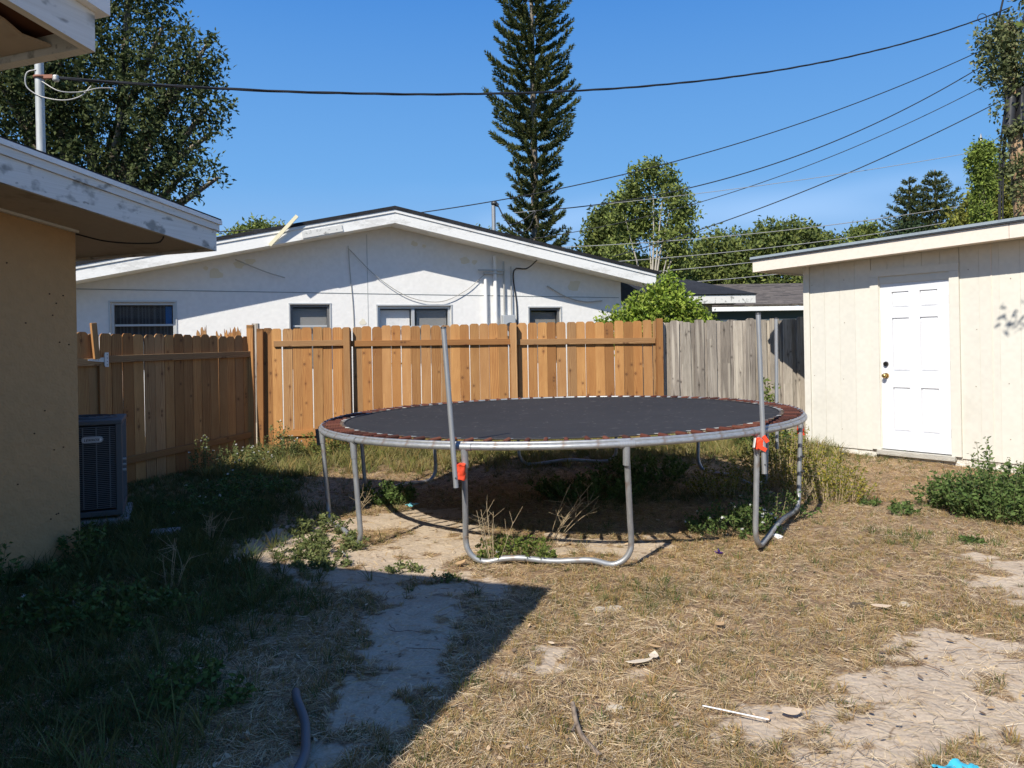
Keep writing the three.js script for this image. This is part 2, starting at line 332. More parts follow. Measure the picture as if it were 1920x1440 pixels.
// ---------------------------------------------------------------- the tan house
{
  const T = 70 * Math.PI / 180;
  const h = thing('tan_house', 'tan stucco house with weathered white fascia boards and deep eaves', 'house', V(-3.38, 0, 5.93), T);
  const X = (x, y, z) => [x, y, z], B = (...a) => new THREE.Vector3(...a);
  const S = 0.115, RZ = 0.67, RX = 0.79, HB = 2.45;                // main roof: slope, side and end overhang, height of the fascia's foot at the corner
  const yb = (x) => HB + S * (RX - x);
  // walls
  const wallTop = (x) => yb(x) + 0.06;
  part('wall', hex([X(-7, -0.1, 0), X(0, -0.1, 0), X(0, -0.1, -0.2), X(-7, -0.1, -0.2)], [X(-7, wallTop(-7), 0), X(0, wallTop(0), 0), X(0, wallTop(0), -0.2), X(-7, wallTop(-7), -0.2)]), mTanWall, h);
  part('end_wall', hex([X(-0.2, -0.1, -0.2), X(0, -0.1, -0.2), X(0, -0.1, -8), X(-0.2, -0.1, -8)], [X(-0.2, wallTop(-0.2), -0.2), X(0, wallTop(0), -0.2), X(0, wallTop(0), -8), X(-0.2, wallTop(-0.2), -8)]), mTanWall, h);
  // nail holes in the plaster
  reseed(31);
  const holes = []; for (let i = 0; i < 16; i++) holes.push(new THREE.CylinderGeometry(0.006, 0.005, 0.008, 7).rotateX(Math.PI / 2).translate(rr(-0.6, -0.05), rr(0.3, 2.4), 0.001));
  const nail = part('nail_heads', holes, mBareWood, h); nail.userData.kind = 'stuff';
  // main roof: soffit, fascia in two steps, shingles
  const x0 = -7, slab = (z0, z1, xa, xb, d0, d1) => hex([X(xa, yb(xa) + d0, z1), X(xb, yb(xb) + d0, z1), X(xb, yb(xb) + d0, z0), X(xa, yb(xa) + d0, z0)], [X(xa, yb(xa) + d1, z1), X(xb, yb(xb) + d1, z1), X(xb, yb(xb) + d1, z0), X(xa, yb(xa) + d1, z0)]);
  part('soffit', slab(0.002, RZ - 0.03, x0, RX - 0.03, 0.02, 0.035), mSoffit, h);
  part('soffit', slab(-8, -0.002, 0.002, RX - 0.03, 0.021, 0.036), mSoffit, h);
  part('soffit_trim', slab(0.003, 0.04, x0, 0.0, 0.0, 0.019), mSoffitWhite, h);
  part('fascia', slab(RZ - 0.028, RZ, x0, RX, 0, 0.17), mFascia, h, 'grime-streaked white rake board');
  part('fascia', slab(-8, RZ - 0.03, RX - 0.028, RX - 0.001, 0, 0.17), mFascia, h);
  part('drip_board', slab(RZ - 0.028, RZ + 0.018, x0, RX + 0.018, 0.172, 0.225), mFascia, h);
  part('drip_board', slab(RZ - 0.028, RZ + 0.034, x0, RX + 0.034, 0.227, 0.262), mFasciaClean, h);
  part('drip_board', slab(-8, RZ - 0.03, RX - 0.028, RX + 0.03, 0.173, 0.263), mFasciaClean, h);
  part('roof', slab(-8, RZ + 0.03, x0, RX + 0.03, 0.264, 0.275), mShingle, h);
  // a loose cable hangs under the soffit
  part('cable', tube([B(-0.02, yb(0) - 0.01, 0.03), B(0.1, yb(0.1) - 0.05, 0.2), B(0.25, yb(0.25) - 0.045, 0.4), B(0.33, yb(0.33) - 0.02, 0.52), B(0.33, yb(0.33) + 0.03, 0.56)], 0.006, 20, 6), mWire, h);
  // the wing nearer the lane: roof corner with broken soffit
  const WX = -2.66, WZ = 3.23, WS = 0.155, WH = 2.52, RIDGE = -7.5;
  const yw = (x) => WH + WS * (x > RIDGE ? WX - x : (WX - RIDGE) - (RIDGE - x));
  const wslab = (z0, z1, xa, xb, d0, d1) => hex([X(xa, yw(xa) + d0, z1), X(xb, yw(xb) + d0, z1), X(xb, yw(xb) + d0, z0), X(xa, yw(xa) + d0, z0)], [X(xa, yw(xa) + d1, z1), X(xb, yw(xb) + d1, z1), X(xb, yw(xb) + d1, z0), X(xa, yw(xa) + d1, z0)]);
  const WXa = RIDGE;
  part('wing_fascia', wslab(WZ - 0.03, WZ, WXa, WX, 0, 0.12), mFascia, h, 'flaking white board, bare and dark at its end');
  part('wing_drip_board', wslab(WZ - 0.03, WZ + 0.03, WXa, WX + 0.03, 0.122, 0.25), mFasciaClean, h);
  part('wing_fascia', wslab(RZ + 0.05, WZ - 0.032, WX - 0.03, WX, 0, 0.14), mFasciaMould, h);
  part('wing_drip_board', wslab(RZ + 0.05, WZ - 0.032, WX - 0.03, WX + 0.028, 0.142, 0.25), mFasciaClean, h);
  part('wing_roof', [wslab(RZ + 0.05, WZ + 0.03, WXa, WX + 0.03, 0.252, 0.265), wslab(RZ + 0.05, WZ + 0.03, -11, WXa, 0.10, 0.265)], mShingle, h);
  part('wing_roof_deck', wslab(RZ + 0.05, WZ - 0.032, WXa, WX - 0.03, 0.06, 0.075), mBareWood, h);
  // soffit sheet with a torn edge along the rake
  reseed(55);
  const sh = new THREE.Shape(); sh.moveTo(WX - 0.035, RZ + 0.06); sh.lineTo(WX - 0.035, WZ - 0.14);
  for (let i = 1; i < 22; i++) sh.lineTo(WX - 0.035 - i * 0.07, WZ - 0.07 - 0.05 * (i < 14 ? 1 : 0.2) * (1 + 0.6 * Math.sin(i * 1.9)) - rr(0, 0.05));
  sh.lineTo(WXa, WZ - 0.05); sh.lineTo(WXa, RZ + 0.06);
  const sg = new THREE.ExtrudeGeometry(sh, { depth: 0.008, bevelEnabled: false });
  { const p = sg.attributes.position; for (let i = 0; i < p.count; i++) { const x = p.getX(i), z = p.getY(i), y = p.getZ(i); p.setXYZ(i, x, yw(x) + 0.02 + y, z); } sg.computeVertexNormals(); metreUV(sg); }
  part('wing_soffit', sg, mSoffit, h, 'torn tan soffit sheet');
  part('wing_wall', [hex([X(-11, -0.1, 2.5), X(-3.4, -0.1, 2.5), X(-3.4, -0.1, 2.3), X(-11, -0.1, 2.3)], [X(-11, yw(-11) + 0.05, 2.5), X(-3.4, yw(-3.4) + 0.05, 2.5), X(-3.4, yw(-3.4) + 0.05, 2.3), X(-11, yw(-11) + 0.05, 2.3)]), hex([X(-3.6, -0.1, 2.3), X(-3.4, -0.1, 2.3), X(-3.4, -0.1, 0.002), X(-3.6, -0.1, 0.002)], [X(-3.6, yw(-3.6) + 0.05, 2.3), X(-3.4, yw(-3.4) + 0.05, 2.3), X(-3.4, yw(-3.4) + 0.05, 0.002), X(-3.6, yw(-3.6) + 0.05, 0.002)])], mTanWall, h);
}
// service mast of the tan house
{
  const m = thing('service_mast', 'pale grey conduit mast with a clamp rising behind the tan house roof', 'mast', V(-5.25, 3.06, 8.6)); m.scale.setScalar(1.34);
  part('conduit', rod(new THREE.Vector3(0, -2.35, 0), new THREE.Vector3(-0.02, 1.6, 0), 0.036, 0.034, 16), std({ map: rep(galvTex, 1, 3), color: lin(1.25, 1.25, 1.2), roughness: 0.6, metalness: 0.2 }), m);
  part('clamp', [new THREE.TorusGeometry(0.04, 0.012, 8, 18).rotateX(Math.PI / 2).translate(-0.014, 1.245, 0), box(0.09, 0.03, 0.03, 0.06, 1.245, 0.01)], std({ color: lin(0.3, 0.13, 0.08), roughness: 0.8 }), m);
  part('insulator', rbox(0.05, 0.06, 0.05, 0.02, 0.12, 1.235, 0.0), mWirePale, m);
  const q = (...a) => new THREE.Vector3(...a);
  part('drip_loop', tube([q(-0.02, 1.3, 0.03), q(-0.09, 1.27, 0.05), q(-0.1, 1.16, 0.05), q(-0.04, 1.1, 0.04), q(0.06, 1.06, 0.03), q(0.2, 1.05, 0), q(0.3, 1.1, -0.05), q(0.36, 1.2, -0.1)], 0.0055, 40, 6), mWirePale, m);
  part('drip_loop', tube([q(0.02, 1.2, 0.03), q(0.16, 1.12, 0.02), q(0.3, 1.13, -0.04), q(0.42, 1.18, -0.1), q(0.52, 1.2, -0.16)], 0.0055, 30, 6), mWirePale, m);
}

// ---------------------------------------------------------------- outdoor unit of the air conditioner
{
  const g = thing('air_conditioner', 'dark grey louvred condenser unit on a concrete slab behind the tan wall', 'air conditioner', V(-4.1, 0, 7.22), 24 * Math.PI / 180);
  const w = 0.74, H = 0.86, d = 0.74, y0 = 0.13;
  const mBody = std({ color: lin(0.095, 0.098, 0.098), roughness: 0.6, metalness: 0.1 }), mSlat = std({ color: lin(0.15, 0.153, 0.153), roughness: 0.6, metalness: 0.1 });
  part('slab', rbox(0.84, 0.1, 0.84, 0.02, 0, 0.04, 0), std({ map: rep(patchTex(9, [0.30, 0.29, 0.26], [0.15, 0.14, 0.12], 0.8, 6, 30), 1), roughness: 0.95 }), g);
  part('coil', box(w - 0.07, H - 0.1, d - 0.07, 0, y0 + H / 2, 0), std({ color: lin(0.012, 0.013, 0.015), roughness: 0.7 }), g);
  for (const sx of [-1, 1]) for (const sz of [-1, 1]) part('corner_post', rbox(0.055, H - 0.06, 0.055, 0.008, sx * (w / 2 - 0.027), y0 + H / 2, sz * (d / 2 - 0.027)), mBody, g);
  part('base_pan', rbox(w, 0.05, d, 0.008, 0, y0 + 0.01, 0), mBody, g);
  part('top_panel', [rbox(w + 0.01, 0.045, d + 0.01, 0.012, 0, y0 + H - 0.02, 0)], mBody, g);
  part('fan_guard', [0.08, 0.14, 0.2, 0.26, 0.31].map((r) => new THREE.TorusGeometry(r, 0.004, 6, 40).rotateX(Math.PI / 2).translate(0, y0 + H + 0.012, 0)), mSteelDark, g);
  const sl = []; for (let k = 0; k < 44; k++) { const y = y0 + 0.06 + k * 0.0172; for (const s of [-1, 1]) { sl.push(box(w - 0.1, 0.0055, 0.012, 0, y, s * (d / 2 - 0.012)), box(0.012, 0.0055, d - 0.1, s * (w / 2 - 0.012), y, 0)); } }
  part('louvres', sl, mSlat, g).userData.kind = 'stuff';
  for (let k = 0; k < 6; k++) part('louvre_bar', box(0.009, H - 0.12, 0.006, -w / 2 + 0.1 + k * (w - 0.2) / 5, y0 + H / 2, d / 2 - 0.002), mSlat, g);
  for (let k = 0; k < 6; k++) part('louvre_bar', box(0.006, H - 0.12, 0.009, w / 2 - 0.002, y0 + H / 2, -w / 2 + 0.1 + k * (w - 0.2) / 5), mSlat, g);
  const cv = document.createElement('canvas'); cv.width = 512; cv.height = 160; const c = cv.getContext('2d');
  c.fillStyle = '#b9bcbf'; c.fillRect(0, 0, 512, 160); c.strokeStyle = '#5d6165'; c.lineWidth = 8; c.strokeRect(8, 8, 496, 144);
  c.fillStyle = '#2a2c2f'; c.font = 'italic bold 92px sans-serif'; c.textAlign = 'center'; c.textBaseline = 'middle'; c.fillText('LENNOX', 236, 84);
  c.fillStyle = '#f2f2f2'; c.beginPath(); c.moveTo(438, 30); c.lineTo(490, 80); c.lineTo(438, 130); c.lineTo(456, 80); c.fill();
  const tx = new THREE.CanvasTexture(cv); tx.colorSpace = THREE.SRGBColorSpace;
  const badgeM = std({ map: tx, roughness: 0.35, metalness: 0.3 });
  const sh = new THREE.Shape(); const bw = 0.085, bh = 0.028; sh.moveTo(-bw + bh, -bh); sh.lineTo(bw - bh, -bh); sh.absarc(bw - bh, 0, bh, -Math.PI / 2, Math.PI / 2); sh.lineTo(-bw + bh, bh); sh.absarc(-bw + bh, 0, bh, Math.PI / 2, Math.PI * 1.5);
  const bg = new THREE.ExtrudeGeometry(sh, { depth: 0.008, bevelEnabled: true, bevelSize: 0.003, bevelThickness: 0.003, bevelSegments: 2 });
  { const p = bg.attributes.position, uv = bg.attributes.uv; for (let i = 0; i < p.count; i++) uv.setXY(i, p.getX(i) / (2 * bw) + 0.5, p.getY(i) / (2 * bh) + 0.5); }
  part('badge', bg.translate(0.13, y0 + H - 0.17, d / 2 + 0.003), badgeM, g, 'silver oval name badge');
  for (const y of [0.52, 0.57, 0.62]) part('valve', rod(new THREE.Vector3(w / 2, y, d / 2 - 0.06), new THREE.Vector3(w / 2 + 0.03, y, d / 2 - 0.06), 0.012), mWirePale, g);
}

// ---------------------------------------------------------------- fences
const BW = 0.14, BT = 0.016;
function picket(w, h, clip = 0.03, from = 0) {
  const s = new THREE.Shape(); s.moveTo(-w / 2, 0); s.lineTo(w / 2, 0); s.lineTo(w / 2, h - clip); s.quadraticCurveTo(w / 2 - clip * 0.3, h - clip * 0.3, w / 2 - clip, h); s.lineTo(-w / 2 + clip, h); s.quadraticCurveTo(-w / 2 + clip * 0.3, h - clip * 0.3, -w / 2, h - clip); s.closePath();
  const g = new THREE.ExtrudeGeometry(s, { depth: BT, bevelEnabled: false, curveSegments: 3 });
  const p = g.attributes.position, uv = g.attributes.uv;
  for (let i = 0; i < p.count; i++) uv.setXY(i, p.getX(i) / w * 0.98 + 0.5 + p.getZ(i) * 0.5, p.getY(i) / 1.86 + from);
  return g.translate(0, 0, -BT / 2);
}
const pickets = []; for (let i = 0; i < 9; i++) pickets.push(picket(BW * [1, 1, 0.97][i % 3], 1.83, [0.03, 0.036, 0.026][i % 3], i * 0.311));
const greyPickets = []; for (let i = 0; i < 9; i++) greyPickets.push(picket(BW * [1, 0.97, 1.02][i % 3], 1.83, [0.02, 0.032, 0.012][i % 3], i * 0.271));
function beamGeo(L, hgt, dep) { const g = new RoundedBoxGeometry(L, hgt, dep, 1, 0.004); const p = g.attributes.position, uv = g.attributes.uv; const vert = hgt > L; for (let i = 0; i < p.count; i++) { const a = vert ? p.getX(i) + p.getZ(i) : p.getY(i) + p.getZ(i), b = vert ? p.getY(i) : p.getX(i); uv.setXY(i, a / 0.13 + 0.5, b / 1.86 + 0.3); } return g; }
const pick = (l) => l[Math.floor(rnd() * l.length)];

// the brown back fence: local x along the fence, front towards the yard
const FA = new THREE.Vector2(-3.70, 11.05), FB = new THREE.Vector2(2.22, 11.35);     // x, F of both ends
const fenceTurn = Math.atan2(FB.y - FA.y, FB.x - FA.x), fenceL = FA.distanceTo(FB);
{
  reseed(401);
  const g = thing('brown_fence', 'new orange-brown dog-eared plank fence with rails facing the trampoline', 'fence', V(FA.x, 0, FA.y), fenceTurn);
  const base = (x) => groundY(FA.x + x * Math.cos(fenceTurn), FA.y + x * Math.sin(fenceTurn));
  const topAt = (x) => 1.925 + 0.028 * (x / fenceL);
  const posts = [-0.085, 1.30, 3.73, 5.90];
  for (let x = 0.13; x < fenceL + 0.05; x += 0.1440) {
    const m = part('board', pick(pickets), pick(mBrown), g);
    const gap = rr(-0.005, 0.005);
    m.position.set(x + gap, topAt(x) - 1.83 + rr(-0.012, 0.012), -0.098 + rr(-0.003, 0.003));
    m.rotation.set(rr(-0.004, 0.004), rr(-0.02, 0.02), rr(-0.004, 0.004)); if (rnd() < 0.5) m.rotation.y += Math.PI;
  }
  const spans = [[0.23, 1.255], [1.345, 3.685], [3.775, 5.855]];
  const railY = [[1.70, 1.70], [1.685, 1.675], [1.665, 1.655]];
  spans.forEach(([a, b], i) => {
    for (const [y0, y1] of [railY[i], [1.02 - (i ? 0.02 : 0.02), 1.0], [0.39, 0.39]]) {
      if (Math.abs(y0 - 1.0) < 0.05) continue;
      const m = part('rail', beamGeo(b - a, 0.085, 0.036), pick(mBrown), g); m.position.set((a + b) / 2, (y0 + y1) / 2, -0.069); m.rotation.z = (y1 - y0) / (b - a);
    }
  });
  posts.forEach((x, i) => { const hgt = [1.98, 1.92, 1.95, 1.98][i]; const m = part('post', beamGeo(0.092, hgt + 0.15, 0.092), mBrown[[0, 4, 9, 13][i]], g); m.position.set(x, (hgt - 0.15) / 2, 0.0); m.rotation.z = rr(-0.004, 0.004); });
  const m2 = part('post', beamGeo(0.09, 2.05, 0.045), mBrown[7], g); m2.position.set(0.035, 0.9, -0.03); m2.rotation.z = -0.01;
}
// the grey fence going on behind the shed
{
  reseed(402);
  const g = thing('grey_fence', 'weathered silver-grey plank fence between brown fence and shed', 'fence', V(FB.x, 0, FB.y), fenceTurn + 0.03);
  for (let x = 0.02, k = 0; x < 4.2; x += 0.098, k++) {                      // boards lap in front of and behind one another
    const m = part('board', pick(greyPickets), pick(mGrey), g), back = k % 2;
    m.position.set(x, 0.105 + 0.012 * x + rr(-0.025, 0.02) - back * 0.01, back ? -0.102 : -0.078 + rr(-0.002, 0.004)); m.rotation.set(rr(-0.006, 0.006), rr(-0.05, 0.05), rr(-0.012, 0.012));
  }
  for (const y of [0.45, 1.62]) { const m = part('rail', beamGeo(4.2, 0.085, 0.036), mGrey[3], g); m.position.set(2.1, y, -0.14); }
  for (const x of [0.4, 2.6]) { const m = part('post', beamGeo(0.09, 1.9, 0.09), mGrey[1], g); m.position.set(x, 0.9, -0.205); }
}
// the side gate
{
  reseed(403);
  const A = new THREE.Vector2(-5.35, 7.75), Bp = new THREE.Vector2(-3.72, 11.1), L = A.distanceTo(Bp), turn = Math.atan2(Bp.y - A.y, Bp.x - A.x);
  const g = thing('side_gate', 'shaded brown plank gate with white strap hinge beside the tan house', 'gate', V(A.x, 0, A.y), turn);
  for (let x = 0.04; x < L - 0.06; x += 0.1475) {
    const m = part('board', pick(pickets), pick(mBrown), g);
    m.position.set(x, 0.005 - 0.018 * (x / L) * 2 + 0.02 + rr(-0.012, 0.012), -0.05 + rr(-0.002, 0.002)); m.rotation.set(0, rr(-0.015, 0.015), rr(-0.005, 0.005)); if (rnd() < 0.5) m.rotation.y += Math.PI;
  }
  const rail = (a, b, ya, yb) => { const m = part('rail', beamGeo(Math.hypot(b - a, yb - ya), 0.085, 0.036), pick(mBrown), g); m.position.set((a + b) / 2, (ya + yb) / 2, -0.022); m.rotation.z = Math.atan2(yb - ya, b - a); };
  rail(0.0, 1.28, 1.50, 1.505); rail(1.38, L - 0.05, 1.535, 1.56); rail(1.4, L - 0.05, 0.30, 0.40); rail(0, 1.28, 0.34, 0.34);
  for (const [x, y, hh, t] of [[1.29, 0.78, 1.56, 0.0], [1.2, 1.75, 0.42, 0.09]]) { const m = part('upright', beamGeo(0.07, hh, 0.035), mBrown[5], g); m.position.set(x, y, t ? 0.0 : -0.022); m.rotation.z = t; }
  const mHinge = std({ color: lin(0.62, 0.64, 0.62), metalness: 0.3, roughness: 0.5 });
  const hg = thing('strap_hinge', 'white metal tee hinge screwed to the gate rail', 'hinge', V(A.x, 0, A.y), turn);
  const sh = new THREE.Shape(); sh.moveTo(0, -0.028); sh.lineTo(-0.2, -0.008); sh.lineTo(-0.2, 0.008); sh.lineTo(0, 0.028); sh.closePath();
  part('strap', new THREE.ExtrudeGeometry(sh, { depth: 0.004, bevelEnabled: false }).translate(1.31, 1.53, -0.002), mHinge, hg);
  part('plate', rbox(0.05, 0.17, 0.006, 0.002, 1.345, 1.53, 0.0), mHinge, hg);
  part('pin', rod(new THREE.Vector3(1.315, 1.46, 0.005), new THREE.Vector3(1.315, 1.6, 0.005), 0.008), mHinge, hg);
  const screws = []; for (const y of [-0.06, -0.02, 0.02, 0.06]) screws.push(new THREE.SphereGeometry(0.005, 6, 5).translate(1.35, 1.53 + y, 0.004)); for (const x of [1.17, 1.24]) screws.push(new THREE.SphereGeometry(0.005, 6, 5).translate(x, 1.53, 0.003));
  for (const q of screws) part('screw', q, mSteelDark, hg);
}
// broken boards of an older fence beyond the gate
{
  reseed(404);
  const g = thing('broken_fence', 'splintered old fence boards sticking up beyond the gate', 'fence', V(-5.2, 0, 12.1), 0.1);
  const spl = (w, h) => { const s = new THREE.Shape(); s.moveTo(-w / 2, 0); s.lineTo(w / 2, 0); s.lineTo(w / 2, h * rr(0.93, 1)); for (let i = 3; i > -4; i--) s.lineTo(w / 2 * i / 3.4, h * rr(0.93, 1.0)); s.closePath(); return metreUV(new THREE.ExtrudeGeometry(s, { depth: 0.018, bevelEnabled: false })); };
  for (const [x, h] of [[0.22, 1.99], [0.32, 2.03], [0.56, 1.95], [0.66, 1.97], [0.76, 2.0], [0.86, 2.01]]) { const m = part('board', spl(0.095, h), mBrown[Math.floor(rnd() * 18)], g); m.position.x = x; m.rotation.z = rr(-0.02, 0.02); }
  const p = part('post', beamGeo(0.1, 2.04, 0.1), mGrey[6], g); p.position.set(1.12, 1.02, 0.05);
}

// ---------------------------------------------------------------- the white neighbour house
{
  const T = 17 * Math.PI / 180;
  const h = thing('white_house', 'white stucco house with a low gable, black shingles and peeling fascia', 'house', V(-7.5, 0, 13), T);
  h.updateMatrixWorld(true);
  const inv = h.matrixWorld.clone().invert();
  const world = (g) => g.applyMatrix4(inv);
  const PK = 5.45, S = 0.212, OV = 0.62, HP = 3.93, X0 = -2.4, X1 = 10.75;
  const yr = (x) => HP - S * Math.abs(x - PK);
  // gable wall with window openings
  const wins = [[0.60, 1.637, 2.49], [3.584, 4.293, 2.45], [5.185, 6.605, 2.42], [8.22, 8.89, 2.38]];
  const s = new THREE.Shape(); s.moveTo(-1.9, -0.1); s.lineTo(10.25, -0.1); s.lineTo(10.25, yr(10.25) + 0.02); s.lineTo(PK, yr(PK) + 0.02); s.lineTo(-1.9, yr(-1.9) + 0.02); s.closePath();
  for (const [a, b, y] of wins) { const p = new THREE.Path(); p.moveTo(a, 1.25); p.lineTo(a, y); p.lineTo(b, y); p.lineTo(b, 1.25); p.closePath(); s.holes.push(p); }
  part('wall', metreUV(new THREE.ExtrudeGeometry(s, { depth: 0.2, bevelEnabled: false }).translate(0, 0, -0.2)), mWhiteWall, h);
  part('side_wall', [box(0.2, 2.75, 7, 10.15, 1.27, -3.71), box(0.2, 2.5, 7, -1.8, 1.15, -3.71), box(12.3, 2.6, 0.2, 4.2, 1.2, -7.3)], mWhiteWall, h);
  part('partition', box(12, 2.7, 0.05, 4.2, 1.3, -1.6), mDarkRoom, h);
  part('ceiling', box(12, 0.03, 7, 4.2, 2.62, -3.75), mDarkRoom, h);
  // joint lines in the plaster
  part('joint_strip', hex([[-1.9, 2.735, 0.0], [10.2, 2.58, 0.0], [10.2, 2.58, 0.006], [-1.9, 2.735, 0.006]], [[-1.9, 2.747, 0.0], [10.2, 2.592, 0.0], [10.2, 2.592, 0.006], [-1.9, 2.747, 0.006]]), std({ color: lin(0.22, 0.24, 0.24), roughness: 0.8 }), h);
  part('joint_strip', box(0.01, 2.75, 0.005, 5.0, 2.4, 0.003), std({ color: lin(0.42, 0.44, 0.43), roughness: 0.8 }), h);
  // flaked paint under the eaves
  reseed(71);
  const fl = []; for (const [x, y, w] of [[2.3, 3.0, 0.26], [2.72, 3.17, 0.2], [2.9, 3.23, 0.2], [2.15, 3.1, 0.1], [5.9, 3.62, 0.14], [6.1, 3.58, 0.1], [6.9, 3.32, 0.2], [7.1, 3.28, 0.12], [9.2, 2.85, 0.3], [4.9, 2.12, 0.14]]) {
    const q = new THREE.Shape(); const n = 11; for (let i = 0; i < n; i++) { const a = i / n * 7 * 0.8976, r = w * rr(0.3, 0.62); const px = Math.cos(a) * r, py = Math.sin(a) * r * 0.75; i ? q.lineTo(px, py) : q.moveTo(px, py); } q.closePath();
    fl.push(new THREE.ExtrudeGeometry(q, { depth: 0.003, bevelEnabled: false }).translate(x, y, 0.001));
  }
  part('bare_patch', fl, std({ color: lin(0.70, 0.66, 0.54), roughness: 0.95 }), h, 'patch of old cream plaster where paint has flaked').userData.kind = 'stuff';
  // rake: fascia boards, soffit, roof
  const sl = (xa, xb, z0, z1, d0, d1) => hex([[xa, yr(xa) + d0, z1], [xb, yr(xb) + d0, z1], [xb, yr(xb) + d0, z0], [xa, yr(xa) + d0, z0]], [[xa, yr(xa) + d1, z1], [xb, yr(xb) + d1, z1], [xb, yr(xb) + d1, z0], [xa, yr(xa) + d1, z0]]);
  part('fascia', sl(X0, PK - 0.001, OV - 0.03, OV, -0.02, 0.17), mFasciaClean, h);
  part('fascia', sl(PK + 0.001, X1, OV - 0.03, OV, -0.02, 0.17), mFasciaClean, h, 'white rake board peeling towards its lower end');
  part('fascia_cap', [sl(X0, PK, OV - 0.03, OV + 0.02, 0.172, 0.225)], mFasciaClean, h);
  part('fascia_cap', [sl(PK, X1, OV - 0.03, OV + 0.02, 0.172, 0.225)], mFasciaClean, h);
  part('soffit', [sl(X0, PK, 0.003, OV - 0.032, 0.0, 0.015), sl(PK, X1, 0.003, OV - 0.032, 0.0, 0.015)], mFasciaClean, h);
  part('roof', [sl(X0, PK, -7.8, OV + 0.035, 0.227, 0.29)], mShingle, h);
  part('roof', [sl(PK, X1 + 0.1, -7.8, OV + 0.035, 0.227, 0.29)], mShingle, h);
  part('loose_strip', bar(new THREE.Vector3(3.25, yr(3.25) - 0.02, OV + 0.03), new THREE.Vector3(3.72, yr(3.72) + 0.40, OV + 0.12), 0.03, 0.06), std({ color: lin(0.72, 0.66, 0.45), roughness: 0.6 }), h, 'bent cream trim strip sticking up from the rake');
  part('loose_strip', bar(new THREE.Vector3(3.8, yr(3.8) + 0.06, OV + 0.012), new THREE.Vector3(4.5, yr(4.5) + 0.06, OV + 0.012), 0.02, 0.12), mFasciaMould, h);
  // hanging cables on the wall
  const q = (...a) => new THREE.Vector3(...a);
  part('cable', tube([q(4.65, 3.55, 0.03), q(4.68, 3.0, 0.02), q(4.72, 2.4, 0.02), q(4.74, 1.4, 0.02)], 0.007, 24, 5), mWirePale, h);
  part('cable', tube([q(4.65, 3.5, 0.04), q(5.2, 2.95, 0.05), q(5.8, 2.58, 0.05), q(6.4, 2.5, 0.05), q(6.9, 2.72, 0.05), q(7.3, 3.05, 0.04)], 0.007, 40, 5), mWirePale, h);
  part('cable', tube([q(2.65, 3.25, 0.1), q(3.2, 3.02, 0.12), q(3.5, 2.93, 0.12)], 0.01, 10, 5), mWirePale, h);
  part('cable', tube([q(8.6, 2.82, 0.03), q(9.0, 2.6, 0.05), q(9.4, 2.5, 0.05), q(9.8, 2.52, 0.05)], 0.012, 20, 5), mWirePale, h);
  part('cable', tube([q(8.3, yr(8.3) - 0.02, 0.3), q(8.15, 3.16, 0.08), q(7.92, 3.15, 0.03), q(7.95, 2.4, 0.025), q(7.96, 1.4, 0.025)], 0.013, 36, 6), mWire, h);
  for (const [x, y1, r, m] of [[7.3, 2.95, 0.034, mFasciaClean], [7.5, 3.4, 0.04, mFasciaClean], [7.68, 3.3, 0.017, mWirePale], [7.83, 3.2, 0.014, mWirePale]]) part('conduit', rod(q(x, 0.6, 0.06), q(x, y1, 0.06), r, r, 10), m, h);
  part('strut', [box(0.55, 0.03, 0.03, 7.42, 3.12, 0.09), box(0.4, 0.03, 0.03, 7.45, 3.06, 0.09)], mWirePale, h);
  const mb = part('meter_box', rbox(0.26, 0.42, 0.14, 0.01, 7.75, 2.02, 0.09), mAlu, h); part('meter', new THREE.CylinderGeometry(0.08, 0.08, 0.08, 18).rotateX(Math.PI / 2).translate(7.75, 2.0, 0.19), mSteelDark, mb);
  // windows
  const mCurtain = std({ map: rep(dataTex(256, 64, (u, v, c) => { const k = 0.045 + 0.06 * Math.pow(0.5 + 0.5 * Math.sin(u * 6.283 * 14 + 2 * Math.sin(u * 19)), 3); c[0] = k * 0.95; c[1] = k * 1.05; c[2] = k * 1.1; }, true), 1, 1), roughness: 0.95 });
  const mShade = std({ color: lin(0.26, 0.255, 0.24), roughness: 0.95 }), mWhiteShade = std({ map: rep(patchTex(14, [0.84, 0.83, 0.80], [0.66, 0.65, 0.62], 0.6, 8, 40), 2), roughness: 0.95 });
  wins.forEach(([a, b, y], i) => {
    const w = b - a, cx = (a + b) / 2, y0 = 1.25, hh = y - y0, cy = (y + y0) / 2, fw = 0.045;
    const win = part('window', [box(fw, hh - 0.006, 0.07, a + fw / 2 + 0.003, cy, -0.085), box(fw, hh - 0.006, 0.07, b - fw / 2 - 0.003, cy, -0.085), box(w - 2 * fw - 0.008, fw, 0.07, cx, y - fw / 2 - 0.003, -0.085), box(w - 2 * fw - 0.008, fw, 0.07, cx, y0 + fw / 2 + 0.003, -0.085)], i === 1 || i === 3 ? mAluDark : mAlu, h);
    part('sash_bar', box(w - 2 * fw - 0.01, 0.035, 0.05, cx, y - 0.40 - (i === 3 ? 0.2 : 0), -0.09), mAlu, win);
    if (i === 2) part('mullion', box(0.06, hh - 0.11, 0.06, cx - 0.03, cy, -0.084), mAlu, win);
    part('pane', box(w - 2 * fw - 0.012, hh - 0.12, 0.004, cx, cy, -0.112), mGlass, win);
    part('trim', [box(w + 0.06, 0.025, 0.012, cx, y + 0.014, 0.007), box(0.025, hh, 0.012, a - 0.014, cy, 0.007), box(0.025, hh, 0.012, b + 0.014, cy, 0.007)], mAlu, win);
